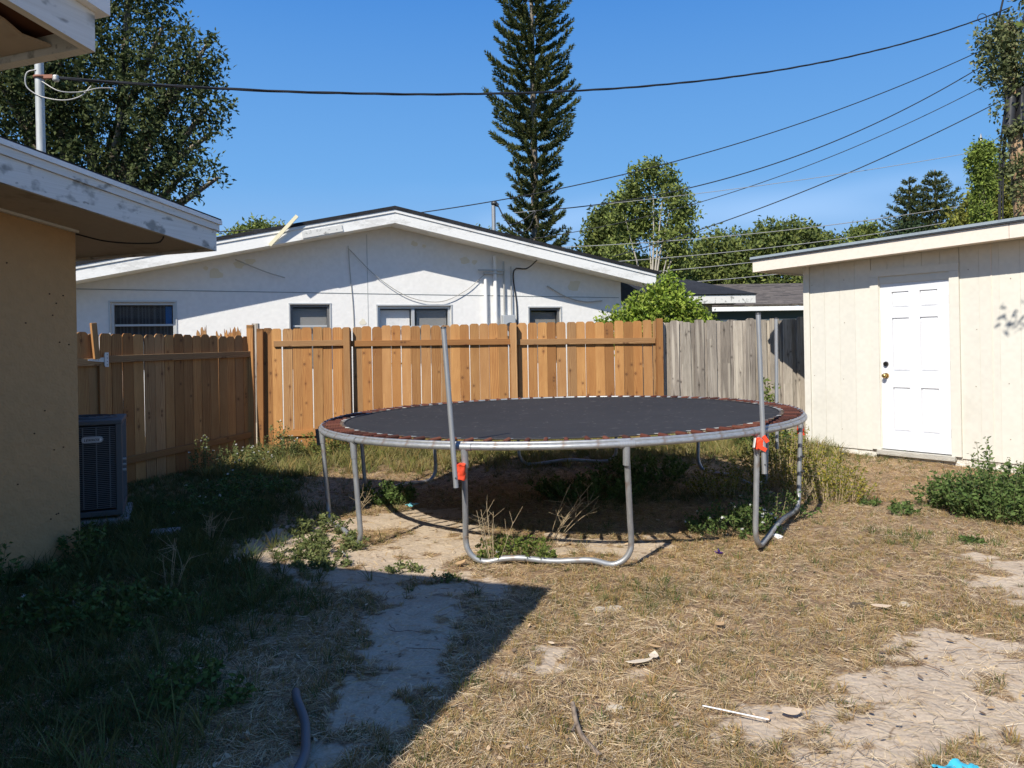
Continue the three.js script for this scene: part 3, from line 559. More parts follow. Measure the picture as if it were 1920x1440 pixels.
    if (i === 0) { part('curtain', box(w - 0.1, hh - 0.1, 0.02, cx, cy, -0.17).translate(0, 0, 0), mCurtain, win, 'dark pleated curtain'); part('cloth', box(0.1, 0.34, 0.012, b - 0.13, y - 0.24, -0.15), std({ color: lin(0.03, 0.14, 0.36), roughness: 0.9 }), win, 'strip of blue cloth'); }
    if (i === 1 || i === 3) part('blind', box(w - 0.1, hh - 0.1, 0.01, cx, cy - 0.03, -0.17), mShade, win);
    if (i === 2) { part('blind', box(w / 2 - 0.12, hh - 0.15, 0.01, cx - w / 4 - 0.02, cy, -0.17), mWhiteShade, win, 'crumpled white window shade'); part('blind', box(w / 2 - 0.12, hh - 0.1, 0.01, cx + w / 4, cy - 0.03, -0.17), mShade, win); }
  });
  // hipped wing at the far end
  const W = (x, y, F) => [x, y, -F];
  const A = [3.1, 17.35], Bc = [5.62, 17.45], C = [6.4, 22], D = [3.1, 22], e = 2.70;
  const hip = (d0, d1) => hex([W(A[0], e + d0, A[1]), W(Bc[0], e + d0, Bc[1]), W(C[0], e + d0, C[1]), W(D[0], e + d0, D[1])], [W(2.6, 3.32 + d1, 19.6), W(3.95, 3.32 + d1, 19.6), W(3.96, 3.32 + d1, 19.75), W(2.6, 3.32 + d1, 19.75)]);
  part('wing_roof', world(hip(0.02, 0.06)), mShingle, h);
  part('wing_roof_edge', world(hex([W(3.1, e, 17.36), W(5.62, e, 17.46), W(6.4, e, 22), W(3.1, e, 22)], [W(3.1, e + 0.018, 17.34), W(5.64, e + 0.018, 17.44), W(6.42, e + 0.018, 22), W(3.1, e + 0.018, 22)])), mShingle, h);
  part('wing_fascia', world(hex([W(3.1, e - 0.19, 17.38), W(5.6, e - 0.19, 17.48), W(5.6, e - 0.19, 17.52), W(3.1, e - 0.19, 17.42)], [W(3.1, e - 0.002, 17.38), W(5.6, e - 0.002, 17.48), W(5.6, e - 0.002, 17.52), W(3.1, e - 0.002, 17.42)])), mFasciaMould, h, 'white fascia blotched with black mould');
  part('wing_wall', world(hex([W(3.0, -0.1, 18.0), W(4.75, -0.1, 18.05), W(5.4, -0.1, 21.6), W(3.0, -0.1, 21.6)], [W(3.0, e - 0.01, 18.0), W(4.75, e - 0.01, 18.05), W(5.4, e - 0.01, 21.6), W(3.0, e - 0.01, 21.6)])), std({ map: rep(patchTex(15, [0.36, 0.35, 0.27], [0.28, 0.27, 0.2], 0.5), 0.5), roughness: 0.9 }), h);
}
{
  const m = thing('roof_mast', 'thin grey service mast standing on the white house roof', 'mast', V(-0.36, 3.2, 17));
  part('conduit', rod(new THREE.Vector3(0, -0.1, 0), new THREE.Vector3(0, 1.55, 0), 0.045, 0.045, 12), mGalv, m);
  part('weatherhead', [new THREE.SphereGeometry(0.075, 12, 8).scale(1, 0.8, 1).translate(0.02, 1.6, 0), rod(new THREE.Vector3(0.02, 1.6, 0), new THREE.Vector3(0.11, 1.55, 0), 0.05, 0.04)], mSteelDark, m);
  const q = (...a) => new THREE.Vector3(...a);
  part('drip_loop', tube([q(0.1, 1.55, 0), q(0.28, 1.2, 0.05), q(0.5, 0.95, 0.05), q(0.75, 1.0, 0), q(0.95, 1.42, 0)], 0.014, 30, 5), mWire, m);
  part('drip_loop', tube([q(0.1, 1.55, 0), q(0.22, 1.3, 0.05), q(0.38, 1.12, 0.08), q(0.62, 1.2, 0), q(0.95, 1.42, 0)], 0.012, 30, 5), mWire, m);
}
// ---------------------------------------------------------------- the blue house further off
{
  const h = thing('blue_house', 'slate-blue house with white gutter and brown shingle roof beyond the grey fence', 'house', V(6.1, 0, 24), 3 * Math.PI / 180);
  part('wall', box(9, 2.7, 0.2, 4.5, 1.3, -0.1), std({ color: lin(0.075, 0.115, 0.13), roughness: 0.85 }), h);
  part('gutter', rbox(9.6, 0.14, 0.12, 0.02, 4.3, 2.63, 0.62), std({ color: lin(0.82, 0.82, 0.80), roughness: 0.5 }), h);
  part('soffit', box(9.6, 0.03, 0.6, 4.3, 2.62, 0.27), std({ color: lin(0.75, 0.75, 0.73), roughness: 0.9 }), h);
  part('roof', hex([[-0.6, 2.71, 0.68], [9.2, 2.71, 0.68], [9.2, 3.75, -4.6], [-0.6, 3.75, -4.6]], [[-0.6, 2.77, 0.70], [9.2, 2.77, 0.70], [9.2, 3.81, -4.6], [-0.6, 3.81, -4.6]]), mShingleBrown, h);
  for (const x of [0.5, 1.75, 2.75]) { const w = part('window', [box(0.06, 1.1, 0.05, x - 0.45, 1.72, 0.03), box(0.06, 1.1, 0.05, x + 0.45, 1.72, 0.03), box(0.96, 0.06, 0.05, x, 2.3, 0.032)], mFasciaClean, h); part('pane', box(0.84, 1.05, 0.02, x, 1.72, 0.015), std({ color: lin(0.02, 0.03, 0.035), roughness: 0.08 }), w); }
}

// ---------------------------------------------------------------- the shed
{
  const T = -52 * Math.PI / 180;
  const g = thing('shed', 'cream panelled garden shed with a low roof and white door', 'shed', V(4.57, 0, 9.465), T);
  const X0 = -1.01, X1 = 4.6, D = 2.7, sb = 0.245, R0 = -1.57;
  const ye = (x) => 2.565 + 0.027 * (x - R0);                              // foot of the fascia
  const top = (x) => ye(x) + 0.055;
  part('foundation', [hex([[X0 + 0.01, -0.15, -0.02], [X1, -0.15, -0.02], [X1, -0.15, -D], [X0 + 0.01, -0.15, -D]], [[X0 + 0.01, sb - 0.004, -0.02], [X1, sb - 0.004, -0.02], [X1, sb - 0.004, -D], [X0 + 0.01, sb - 0.004, -D]])], mFound, g);
  part('frame', [hex([[X0 + 0.01, sb, -0.03], [-0.11, sb, -0.03], [-0.11, sb, -0.1], [X0 + 0.01, sb, -0.1]], [[X0 + 0.01, top(X0), -0.03], [-0.11, top(-0.1), -0.03], [-0.11, top(-0.1), -0.1], [X0 + 0.01, top(X0), -0.1]]), hex([[0.92, sb, -0.03], [X1, sb, -0.03], [X1, sb, -0.1], [0.92, sb, -0.1]], [[0.92, top(0.9), -0.03], [X1, top(X1), -0.03], [X1, top(X1), -0.1], [0.92, top(0.9), -0.1]]), hex([[-0.108, 2.31, -0.03], [0.918, 2.31, -0.03], [0.918, 2.31, -0.1], [-0.108, 2.31, -0.1]], [[-0.108, top(-0.1), -0.03], [0.918, top(0.9), -0.03], [0.918, top(0.9), -0.1], [-0.108, top(-0.1), -0.1]]), box(X1 - X0 - 0.1, 2.2, 0.05, (X0 + X1) / 2, 1.35, -D + 0.03)], mDarkRoom, g);
  part('side_wall', hex([[X0, sb, -0.035], [X0 + 0.06, sb, -0.105], [X0 + 0.06, sb, -D], [X0, sb, -D]], [[X0, top(X0), -0.035], [X0 + 0.06, top(X0), -0.105], [X0 + 0.06, top(X0), -D], [X0, top(X0), -D]]), mCream, g);
  // siding in boards between grooves
  reseed(81);
  const mSide = [0.98, 1.0, 1.02].map((k) => { const m = mCream.clone(); m.color = lin(k, k, k); return m; });
  const gr = 0.003;
  part('siding_backing', [hex([[X0 + 0.08, sb - 0.018, -0.0075], [-0.113, sb - 0.018, -0.0075], [-0.113, sb - 0.018, -0.027], [X0 + 0.08, sb - 0.018, -0.027]], [[X0 + 0.08, top(X0) - 0.002, -0.0075], [-0.113, top(-0.1) - 0.002, -0.0075], [-0.113, top(-0.1) - 0.002, -0.027], [X0 + 0.08, top(X0) - 0.002, -0.027]]), hex([[0.923, sb - 0.018, -0.0075], [X1 - 0.01, sb - 0.018, -0.0075], [X1 - 0.01, sb - 0.018, -0.027], [0.923, sb - 0.018, -0.027]], [[0.923, top(0.9) - 0.002, -0.0075], [X1 - 0.01, top(X1) - 0.002, -0.0075], [X1 - 0.01, top(X1) - 0.002, -0.027], [0.923, top(0.9) - 0.002, -0.027]])], mCream, g);
  const boards = (xa, xb, ya, n) => { const w = (xb - xa) / n; for (let i = 0; i < n; i++) { const a = xa + i * w + gr / 2, b = xa + (i + 1) * w - gr / 2, z = -0.003 + rr(-0.0008, 0.0008), zb = ya > 1 ? -0.028 : -0.0072; part('siding_board', hex([[a, ya, z], [b, ya, z], [b, ya, zb], [a, ya, zb]], [[a, top(a), z], [b, top(b), z], [b, top(b), zb], [a, top(a), zb]]), pick(mSide), g); } };
  boards(X0 + 0.075, -0.112, sb - 0.02, 4); boards(-0.108, 0.918, 2.385, 5); boards(0.922, 3.36, sb - 0.02, 12); boards(3.363, X1, sb - 0.02, 6);
  part('corner_trim', [hex([[X0 - 0.012, sb - 0.02, 0.014], [X0 + 0.072, sb - 0.02, 0.014], [X0 + 0.072, sb - 0.02, -0.029], [X0 - 0.012, sb - 0.02, -0.029]], [[X0 - 0.012, top(X0), 0.014], [X0 + 0.072, top(X0), 0.014], [X0 + 0.072, top(X0), -0.029], [X0 - 0.012, top(X0), -0.029]])], mCream, g);
  part('cover_strip', hex([[1.245, sb, 0.001], [1.256, sb, 0.001], [1.256, sb, -0.002], [1.245, sb, -0.002]], [[1.245, top(1.2), 0.004], [1.256, top(1.2), 0.004], [1.256, top(1.2), -0.002], [1.245, top(1.2), -0.002]]), mCreamTrim, g);
  const rk = (xa, xb, z0, z1, d0, d1) => hex([[xa, ye(xa) + d0, z1], [xb, ye(xb) + d0, z1], [xb, ye(xb) + d0, z0], [xa, ye(xa) + d0, z0]], [[xa, ye(xa) + d1, z1], [xb, ye(xb) + d1, z1], [xb, ye(xb) + d1, z0], [xa, ye(xa) + d1, z0]]);
  part('soffit', rk(R0 + 0.03, X1 + 0.3, 0.016, 0.32, 0.018, 0.034), mCreamTrim, g);
  part('soffit', rk(R0 + 0.03, X0 - 0.014, -D, 0.015, 0.018, 0.034), mCreamTrim, g);
  part('fascia', rk(R0, 1.55, 0.322, 0.35, 0, 0.155), mCreamTrim, g);
  part('fascia', rk(1.555, X1 + 0.3, 0.322, 0.35, 0, 0.155), mCreamTrim, g);
  part('fascia', rk(R0, R0 + 0.028, -D, 0.32, 0, 0.155), mCreamTrim, g);
  part('drip_edge', rk(R0 - 0.02, X1 + 0.3, -D, 0.375, 0.157, 0.172), std({ color: lin(0.03, 0.035, 0.04), roughness: 0.6 }), g);
  part('roof', rk(R0 - 0.025, X1 + 0.3, -D, 0.38, 0.174, 0.205), std({ color: lin(0.32, 0.38, 0.42), roughness: 0.75, map: rep(patchTex(17, [0.9, 0.9, 0.9], [0.6, 0.6, 0.6], 0.5, 8, 40), 1) }), g);
  { const nl = []; for (const x of [-0.9, -0.5, 1.05, 1.45, 1.9, 2.4]) for (const y of [0.5, 1.1, 1.75, 2.35]) nl.push(new THREE.CylinderGeometry(0.005, 0.005, 0.004, 6).rotateX(Math.PI / 2).translate(x + rr(-0.05, 0.05), y + rr(-0.1, 0.1), -0.0005)); part('nail_heads', nl, std({ color: lin(0.25, 0.17, 0.1), roughness: 0.8 }), g).userData.kind = 'stuff'; }
  // door
  const dw = 0.81, dy = 0.262, dh = 2.03;
  const mDoor = std({ map: rep(patchTex(18, [0.76, 0.77, 0.79], [0.69, 0.695, 0.71], 0.5, 2, 9), 0.8), roughness: 0.42 });
  part('door_trim', [box(0.104, 2.14, 0.03, -0.0585, 1.315, 0.006), box(0.104, 2.14, 0.03, dw + 0.0585, 1.315, 0.006), box(dw + 0.22, 0.085, 0.032, dw / 2, 2.429, 0.007)], mCream, g);
  part('door_jamb', [box(0.014, 2.09, 0.09, -0.006, 1.3, -0.045), box(0.014, 2.09, 0.09, dw + 0.006, 1.3, -0.045), box(dw + 0.03, 0.092, 0.09, dw / 2, 2.342, -0.047)], mCream, g);
  part('threshold', [rbox(dw + 0.1, 0.06, 0.09, 0.008, dw / 2, 0.215, 0.0)], mFound, g);
  const s = new THREE.Shape(); s.moveTo(0.005, 0); s.lineTo(dw - 0.005, 0); s.lineTo(dw - 0.005, dh); s.lineTo(0.005, dh); s.closePath();
  const rects = []; for (const [x0, x1] of [[0.135, 0.345], [0.465, 0.675]]) for (const [t0, t1] of [[0.10, 0.30], [0.42, 1.075], [1.27, 1.81]]) rects.push([x0, dh - t1, x1, dh - t0]);
  for (const [a, b, c, d] of rects) { const p = new THREE.Path(); p.moveTo(a, b); p.lineTo(a, d); p.lineTo(c, d); p.lineTo(c, b); p.closePath(); s.holes.push(p); }
  const door = part('door', [metreUV(new THREE.ExtrudeGeometry(s, { depth: 0.013, bevelEnabled: true, bevelSize: 0.006, bevelThickness: 0.005, bevelSegments: 3 })).translate(0, dy, -0.034), box(dw - 0.02, dh - 0.01, 0.012, dw / 2, dy + dh / 2, -0.045)], mDoor, g, 'white six-panel door');
  for (const [a, b, c, d] of rects) { const w = c - a - 0.05, hh = d - b - 0.05, q = new THREE.Shape(); q.moveTo(-w / 2, -hh / 2); q.lineTo(w / 2, -hh / 2); q.lineTo(w / 2, hh / 2); q.lineTo(-w / 2, hh / 2); q.closePath(); part('door_panel', metreUV(new THREE.ExtrudeGeometry(q, { depth: 0.005, bevelEnabled: true, bevelSize: 0.014, bevelThickness: 0.008, bevelSegments: 2 })).translate((a + c) / 2, dy + (b + d) / 2, -0.038), mDoor, door); }
  const mBrass = std({ color: lin(0.55, 0.38, 0.14), metalness: 0.9, roughness: 0.25 });
  part('knob', [new THREE.CylinderGeometry(0.032, 0.034, 0.012, 20).rotateX(Math.PI / 2).translate(0.062, dy + 0.90, -0.006), new THREE.CylinderGeometry(0.012, 0.012, 0.04, 12).rotateX(Math.PI / 2).translate(0.062, dy + 0.90, 0.015), new THREE.SphereGeometry(0.029, 18, 12).scale(1, 1, 0.8).translate(0.062, dy + 0.90, 0.045)], mBrass, door);
  part('deadbolt', [new THREE.CylinderGeometry(0.027, 0.031, 0.022, 20).rotateX(Math.PI / 2).translate(0.062, dy + 1.045, 0.0), box(0.008, 0.028, 0.012, 0.062, dy + 1.045, 0.014)], std({ color: lin(0.06, 0.055, 0.05), metalness: 0.8, roughness: 0.35 }), door);
  for (const y of [0.24, 1.03, 1.80]) part('hinge', [rod(new THREE.Vector3(dw - 0.001, dy + y - 0.05, -0.012), new THREE.Vector3(dw - 0.001, dy + y + 0.05, -0.012), 0.007)], mSteelDark, door);
}

// ---------------------------------------------------------------- the trampoline
{
  const C = V(0.458, 0, 7.55), R = 2.28, H = 0.905;
  const t = thing('trampoline', 'large round trampoline with black mat, rusty springs and galvanised frame', 'trampoline', C);
  t.rotation.z = 0.014;
  const pol = (deg, r, y) => new THREE.Vector3(Math.cos(deg * Math.PI / 180) * r, y, -Math.sin(deg * Math.PI / 180) * r);
  const ring = new THREE.TorusGeometry(R, 0.022, 14, 180).rotateX(Math.PI / 2);
  part('rim', ring.translate(0, H, 0), mGalvRim, t);
  part('rim_rail', new THREE.TorusGeometry(R - 0.008, 0.013, 10, 180).rotateX(Math.PI / 2).translate(0, H + 0.027, 0), mGalvRim, t);
  const gnd = (v) => groundY(C.x + v.x, -(C.z + v.z));
  const legs = [[249.5, 278.5], [190, 221], [129, 159], [68, 100], [12, 40], [307.5, 349]];
  reseed(91);
  legs.forEach(([a, b], n) => {
    const top = (d) => pol(d, R, H - 0.02), Rb = R - (n ? 0.04 : 0.09);
    const fa = pol(a, Rb, 0), fb = pol(b, Rb, 0);
    if (!n) { fa.z -= 0.08; fb.z -= 0.08; fa.x -= 0.05; fb.x += 0.05; }
    const ya = gnd(fa) + 0.005, yb = gnd(fb) + 0.005; fa.y = ya + 0.02; fb.y = yb + 0.02;
    const d = fb.clone().sub(fa).setY(0).normalize(), r = 0.15, pts = [];
    const up1 = top(a), up2 = top(b);
    for (let i = 0; i <= 4; i++) pts.push(up1.clone().lerp(new THREE.Vector3(fa.x, fa.y + r, fa.z), i / 4));
    for (let i = 1; i <= 5; i++) { const q = i / 5 * Math.PI / 2; pts.push(new THREE.Vector3(fa.x, fa.y + r - Math.sin(q) * r, fa.z).addScaledVector(d, r * (1 - Math.cos(q)))); }
    const L = fa.distanceTo(fb);
    for (let i = 1; i < 7; i++) { const f = i / 7, p = fa.clone().addScaledVector(d, r).lerp(fb.clone().addScaledVector(d, -r), f); p.y += 0.035 * Math.pow(Math.sin(f * Math.PI), 2) + (n ? 0 : 0.02 * Math.sin(f * 9)); pts.push(p); }
    for (let i = 5; i >= 1; i--) { const q = i / 5 * Math.PI / 2; pts.push(new THREE.Vector3(fb.x, fb.y + r - Math.sin(q) * r, fb.z).addScaledVector(d, -r * (1 - Math.cos(q)))); }
    for (let i = 4; i >= 0; i--) pts.push(up2.clone().lerp(new THREE.Vector3(fb.x, fb.y + r, fb.z), i / 4));
    part('leg_frame', tube(pts, 0.0215, 110, 12), mGalv, t);
    for (const g of [a, b]) { const p = top(g), q = p.clone().lerp(pol(g, Rb, 0.1), 0.16); part('socket', [rod(p.clone().add(new THREE.Vector3(0, 0.005, 0)), q, 0.026, 0.025, 14), new THREE.TorusGeometry(R, 0.0275, 12, 6, 0.05).rotateZ(g * Math.PI / 180 - 0.025).rotateX(-Math.PI / 2).translate(0, H, 0)], mGalv, t); }
  });
  // mat: woven sheet that sags a little
  const mr = 2.075, pos = [], idx = [], uv = []; const nr = 24, na = 96;
  for (let i = 0; i <= nr; i++) for (let k = 0; k < na; k++) { const r = mr * i / nr, a = k / na * Math.PI * 2, y = H + 0.03 - 0.055 * (1 - Math.pow(r / mr, 2)) + 0.003 * noise(Math.cos(a) * r * 2, Math.sin(a) * r * 2, 3); pos.push(Math.cos(a) * r, y, Math.sin(a) * r); uv.push(Math.cos(a) * r, Math.sin(a) * r); }
  for (let i = 0; i < nr; i++) for (let k = 0; k < na; k++) { const a = i * na + k, b = i * na + (k + 1) % na; idx.push(a, b, b + na, a, b + na, a + na); }
  const mg = new THREE.BufferGeometry(); mg.setAttribute('position', new THREE.Float32BufferAttribute(pos, 3)); mg.setAttribute('uv', new THREE.Float32BufferAttribute(uv, 2)); mg.setIndex(idx); mg.computeVertexNormals();
  const matTex = dataTex(1024, 1024, (u, v, c) => { const n = 0.5 + 0.5 * tileNoise(u, v, 5, 1) + 0.4 * tileNoise(u, v, 30, 2); const sp = smooth(0.52, 0.6, tileNoise(u, v, 120, 6)); const k = 0.015 + 0.008 * n; c[0] = k * 1.06 + sp * 0.05; c[1] = k * 0.99 + sp * 0.045; c[2] = k * 1.0 + sp * 0.04; }, true);
  const mat = part('mat', mg, std({ map: rep(matTex, 0.25), roughness: 0.88 }), t);
  part('hem', new THREE.TorusGeometry(mr, 0.012, 6, 140).scale(1, 1, 0.5).rotateX(Math.PI / 2).translate(0, H + 0.032, 0), std({ color: lin(0.03, 0.03, 0.03), roughness: 0.7 }), mat);
  // springs: coils with hooks, 96 of them
  const coil = (() => { const l = []; const r0 = mr + 0.035, r1 = R - 0.045, n = 9; l.push(rod(new THREE.Vector3(r0, 0, 0), new THREE.Vector3(r1, 0, 0), 0.013, 0.013, 7)); for (let i = 0; i < n; i++) l.push(new THREE.TorusGeometry(0.0135, 0.0035, 4, 8).rotateY(Math.PI / 2).translate(r0 + (r1 - r0) * (i + 0.5) / n, 0, 0)); l.push(rod(new THREE.Vector3(r1, 0, 0), new THREE.Vector3(R - 0.01, 0.012, 0), 0.004, 0.004, 5)); return merge(l); })();
  const ringG = merge([rod(new THREE.Vector3(mr - 0.005, 0, -0.022), new THREE.Vector3(mr + 0.04, 0.004, 0), 0.0045, 0.0045, 5), rod(new THREE.Vector3(mr - 0.005, 0, 0.022), new THREE.Vector3(mr + 0.04, 0.004, 0), 0.0045, 0.0045, 5)]);
  const NS = 96, mRingDull = std({ color: lin(0.16, 0.12, 0.095), metalness: 0.4, roughness: 0.6 });
  for (let k = 0; k < NS; k++) {
    const a = (k + 0.5) / NS * Math.PI * 2;
    const s = part('spring', coil, mRust[Math.floor(rnd() * 4)], t); s.position.y = H + 0.033 + rr(-0.003, 0.003); s.rotation.y = a + rr(-0.003, 0.003);
    const q = part('mat_ring', ringG, rnd() < 0.3 ? mWirePale : mRingDull, t); q.position.y = H + 0.035; q.rotation.y = a;
  }
  // enclosure poles lashed to the legs with orange tape
  const W = (x, y, F) => new THREE.Vector3(x - C.x, y, -F - C.z);
  const mTape = std({ color: lin(0.80, 0.07, 0.02), roughness: 0.6 });
  const poles = [[W(-0.40, 0.63, 5.35), W(-0.455, 1.75, 5.37)], [W(1.875, 0.60, 5.69), W(1.872, 1.79, 5.71)], [W(2.76, 0.45, 7.98), W(2.80, 1.81, 8.0)]];
  for (const [a, b] of poles) {
    const p = part('pole', rod(a, b, 0.0185, 0.018, 14), mGalv, t);
    part('bolt_hole', new THREE.CylinderGeometry(0.006, 0.006, 0.045, 8).rotateX(Math.PI / 2).translate(a.x, a.y + 0.07, a.z), mSteelDark, p);
    part('pole_cap', rod(b, b.clone().add(new THREE.Vector3(0, 0.012, 0)), 0.021, 0.019, 14), mSteelDark, p);
  }
  const wrap = (pts, r) => { const [a, b] = pts, L = a.distanceTo(b), g = new THREE.CylinderGeometry(r * 1.18, r * 1.18, L + 0.03, 20, 9), p = g.attributes.position; for (let i = 0; i < p.count; i++) { const k = 1 + 0.22 * noise(p.getX(i) * 45, p.getY(i) * 60, p.getZ(i) * 45 + a.x) + 0.05 * Math.sin(p.getY(i) * 300); p.setXYZ(i, p.getX(i) * k * 1.15, p.getY(i) + 0.02 * noise(p.getX(i) * 30, 4, p.getZ(i) * 30), p.getZ(i) * k); } g.computeVertexNormals(); return [g.translate((a.x + b.x) / 2, (a.y + b.y) / 2, (a.z + b.z) / 2)]; };
  part('tape', wrap([W(-0.372, 0.705, 5.38), W(-0.375, 0.78, 5.385)], 0.031), mTape, t, 'orange tape wound round pole and leg');
  part('tape', [...wrap([W(1.852, 0.80, 5.71), W(1.852, 0.85, 5.71)], 0.03), box(0.03, 0.055, 0.008).rotateZ(0.6).translate(...W(1.885, 0.86, 5.67).toArray()), box(0.07, 0.03, 0.008).rotateZ(-0.5).translate(...W(1.855, 0.795, 5.665).toArray())], mTape, t, 'torn orange tape knotted round pole and leg');
  part('tape', wrap([W(2.695, 0.72, 7.13), W(2.695, 0.77, 7.13)], 0.024), mTape, t, 'orange tape wound round leg');
  part('tape_tail', bar(W(1.81, 0.87, 5.68), W(1.795, 0.80, 5.67), 0.006, 0.03), std({ color: lin(0.75, 0.73, 0.68), roughness: 0.7 }), t);
  for (const y of [0.50, 0.36]) part('band', new THREE.TorusGeometry(0.0225, 0.004, 6, 16).rotateX(Math.PI / 2).scale(1, 2.5, 1).translate(...W(2.69, y, 7.115).toArray()), std({ color: lin(0.02, 0.02, 0.02), roughness: 0.6 }), t);
  // broken sleeve hanging at the far left
  part('sleeve', rod(pol(188, R + 0.03, H - 0.02), pol(188, R + 0.02, H - 0.17), 0.036, 0.034, 12), std({ color: lin(0.13, 0.13, 0.125), roughness: 0.7 }), t);
}

// ---------------------------------------------------------------- foliage tools
const leafMat = (t = 0.32) => new THREE.MeshPhysicalMaterial({ vertexColors: true, roughness: 0.8, transmission: t, thickness: 0, side: THREE.DoubleSide, specularIntensity: 0.3 });
const mLeaf = leafMat(0.3), mGrassBlade = leafMat(0.2);
const mBark = std({ map: rep(GREY[3], 1, 1), color: lin(0.7, 0.66, 0.6), bumpMap: GREY[3], bumpScale: 0.01, roughness: 0.95 });
const mBarkPale = std({ color: lin(0.42, 0.38, 0.32), roughness: 0.9 });
class Leaves {                                                   // many small folded leaves in one geometry
  constructor() { this.p = []; this.n = []; this.c = []; this.i = []; this.k = 0; }
  add(o, d, s, L, w, col) {                                     // origin, direction along, side, length, width
    const n = new THREE.Vector3().crossVectors(s, d), f = 0.16 * w, b = this.k;
    const P = (t, q, e) => this.p.push(o.x + d.x * L * t + s.x * w * q + n.x * e, o.y + d.y * L * t + s.y * w * q + n.y * e, o.z + d.z * L * t + s.z * w * q + n.z * e);
    P(0, 0, 0); P(0.45, 0.5, f); P(1, 0, -f); P(0.45, -0.5, f);
    for (let j = 0; j < 4; j++) { this.n.push(n.x, n.y, n.z); this.c.push(...col); }
    this.i.push(b, b + 1, b + 2, b, b + 2, b + 3); this.k += 4;
  }
  blade(o, d, bend, L, w, col) {                                 // a grass blade in three pieces
    const s = new THREE.Vector3(d.z, 0, -d.x); if (s.lengthSq() < 1e-4) s.set(Math.cos(L * 99), 0, Math.sin(L * 99)); s.normalize();
    const b = this.k, n = new THREE.Vector3().crossVectors(s, d).normalize();
    for (let j = 0; j < 4; j++) {
      const t = j / 3, q = o.clone().addScaledVector(d, L * t).addScaledVector(bend, L * t * t), ww = w * (1 - t * t) * 0.5 + 0.0003;
      for (const e of [-1, 1]) { this.p.push(q.x + s.x * ww * e, q.y, q.z + s.z * ww * e); this.n.push(n.x, n.y, n.z); this.c.push(...col); }
      if (j < 3) { const a = b + j * 2; this.i.push(a, a + 1, a + 3, a, a + 3, a + 2); }
    }
    this.k += 8;
  }
  geo() { const g = new THREE.BufferGeometry(); g.setAttribute('position', new THREE.Float32BufferAttribute(this.p, 3)); g.setAttribute('normal', new THREE.Float32BufferAttribute(this.n, 3)); g.setAttribute('color', new THREE.Float32BufferAttribute(this.c, 3)); g.setIndex(this.i); return g; }
}
const unit = () => { const z = rr(-1, 1), a = rr(0, 6.2832), r = Math.sqrt(1 - z * z); return new THREE.Vector3(r * Math.cos(a), z, r * Math.sin(a)); };
const vary = (pal) => { const a = pick(pal), b = pick(pal), t = rnd(), k = rr(0.8, 1.2); return [(a[0] + (b[0] - a[0]) * t) * k, (a[1] + (b[1] - a[1]) * t) * k, (a[2] + (b[2] - a[2]) * t) * k]; };
function perp(d) { const r = unit(); return r.cross(d).normalize(); }
// leaves in twig clumps scattered through blobs [x, y, z, radius]
function crown(blobs, n, size, pal, droop = 0.15, twig = 9, shell = 0.45) {
  const L = new Leaves(), tot = blobs.reduce((s, b) => s + b[3] * b[3], 0);
  for (const [x, y, z, r] of blobs) {
    const m = Math.round(n * r * r / tot / twig);
    for (let k = 0; k < m; k++) {
      const u = unit(), rad = r * (shell + (1 - shell) * Math.cbrt(rnd())) * (1 + 0.28 * noise(u.x * 2 + x, u.y * 2 + y, u.z * 2 + z)) * rr(0.92, 1.08);
      const c = new THREE.Vector3(x + u.x * rad, y + u.y * rad * 0.85, z + u.z * rad), axis = u.clone().multiplyScalar(0.8).add(unit().multiplyScalar(0.7)); axis.y -= droop; axis.normalize();
      const tone = rr(0.75, 1.2);
      for (let j = 0; j < twig; j++) {
        const o = c.clone().addScaledVector(axis, (j / twig - 0.5) * size * 4).add(unit().multiplyScalar(size * 0.6));
        const d = axis.clone().multiplyScalar(0.6).add(unit()).normalize();
        L.add(o, d, perp(d), size * rr(0.7, 1.25), size * rr(0.4, 0.6), vary(pal).map((v) => v * tone));
      }
    }
  }
  return L.geo();
}
function trunkGeo(base, forks, r) {                                // tapered trunk with limbs to the given points
  const l = [];
  const top = forks.reduce((s, p) => s.add(p), new THREE.Vector3()).multiplyScalar(1 / forks.length);
  const split = base.clone().lerp(top, 0.45);
  l.push(rod(base, split, r, r * 0.7, 10));
  for (const f of forks) {
    const m = split.clone().lerp(f, 0.5).add(new THREE.Vector3(rr(-0.2, 0.2), rr(0, 0.3), rr(-0.2, 0.2)).multiplyScalar(r * 4));
    l.push(rod(split.clone().lerp(base, 0.02), m, r * 0.5, r * 0.3, 8), rod(m.clone().lerp(split, 0.03), f, r * 0.3, r * 0.08, 6));
  }
  return l;
}
function broadleaf(name, label, base, blobs, n, size, pal, r, o = {}) {
  const t = thing(name, label, 'tree', base, 0, o.group);
  const loc = blobs.map(([x, y, F, q]) => [x - base.x, y - base.y, -F - base.z, q]);
  part('trunk', trunkGeo(new THREE.Vector3(0, -0.1, 0), loc.filter((_, i) => i % (o.every || 2) === 0).map((b) => new THREE.Vector3(b[0], b[1], b[2])), r), o.bark || mBark, t);
  part('crown', crown(loc, n, size, pal, o.droop ?? 0.15, o.twig || 9, o.shell ?? 0.45), mLeaf, t);
  return t;
}
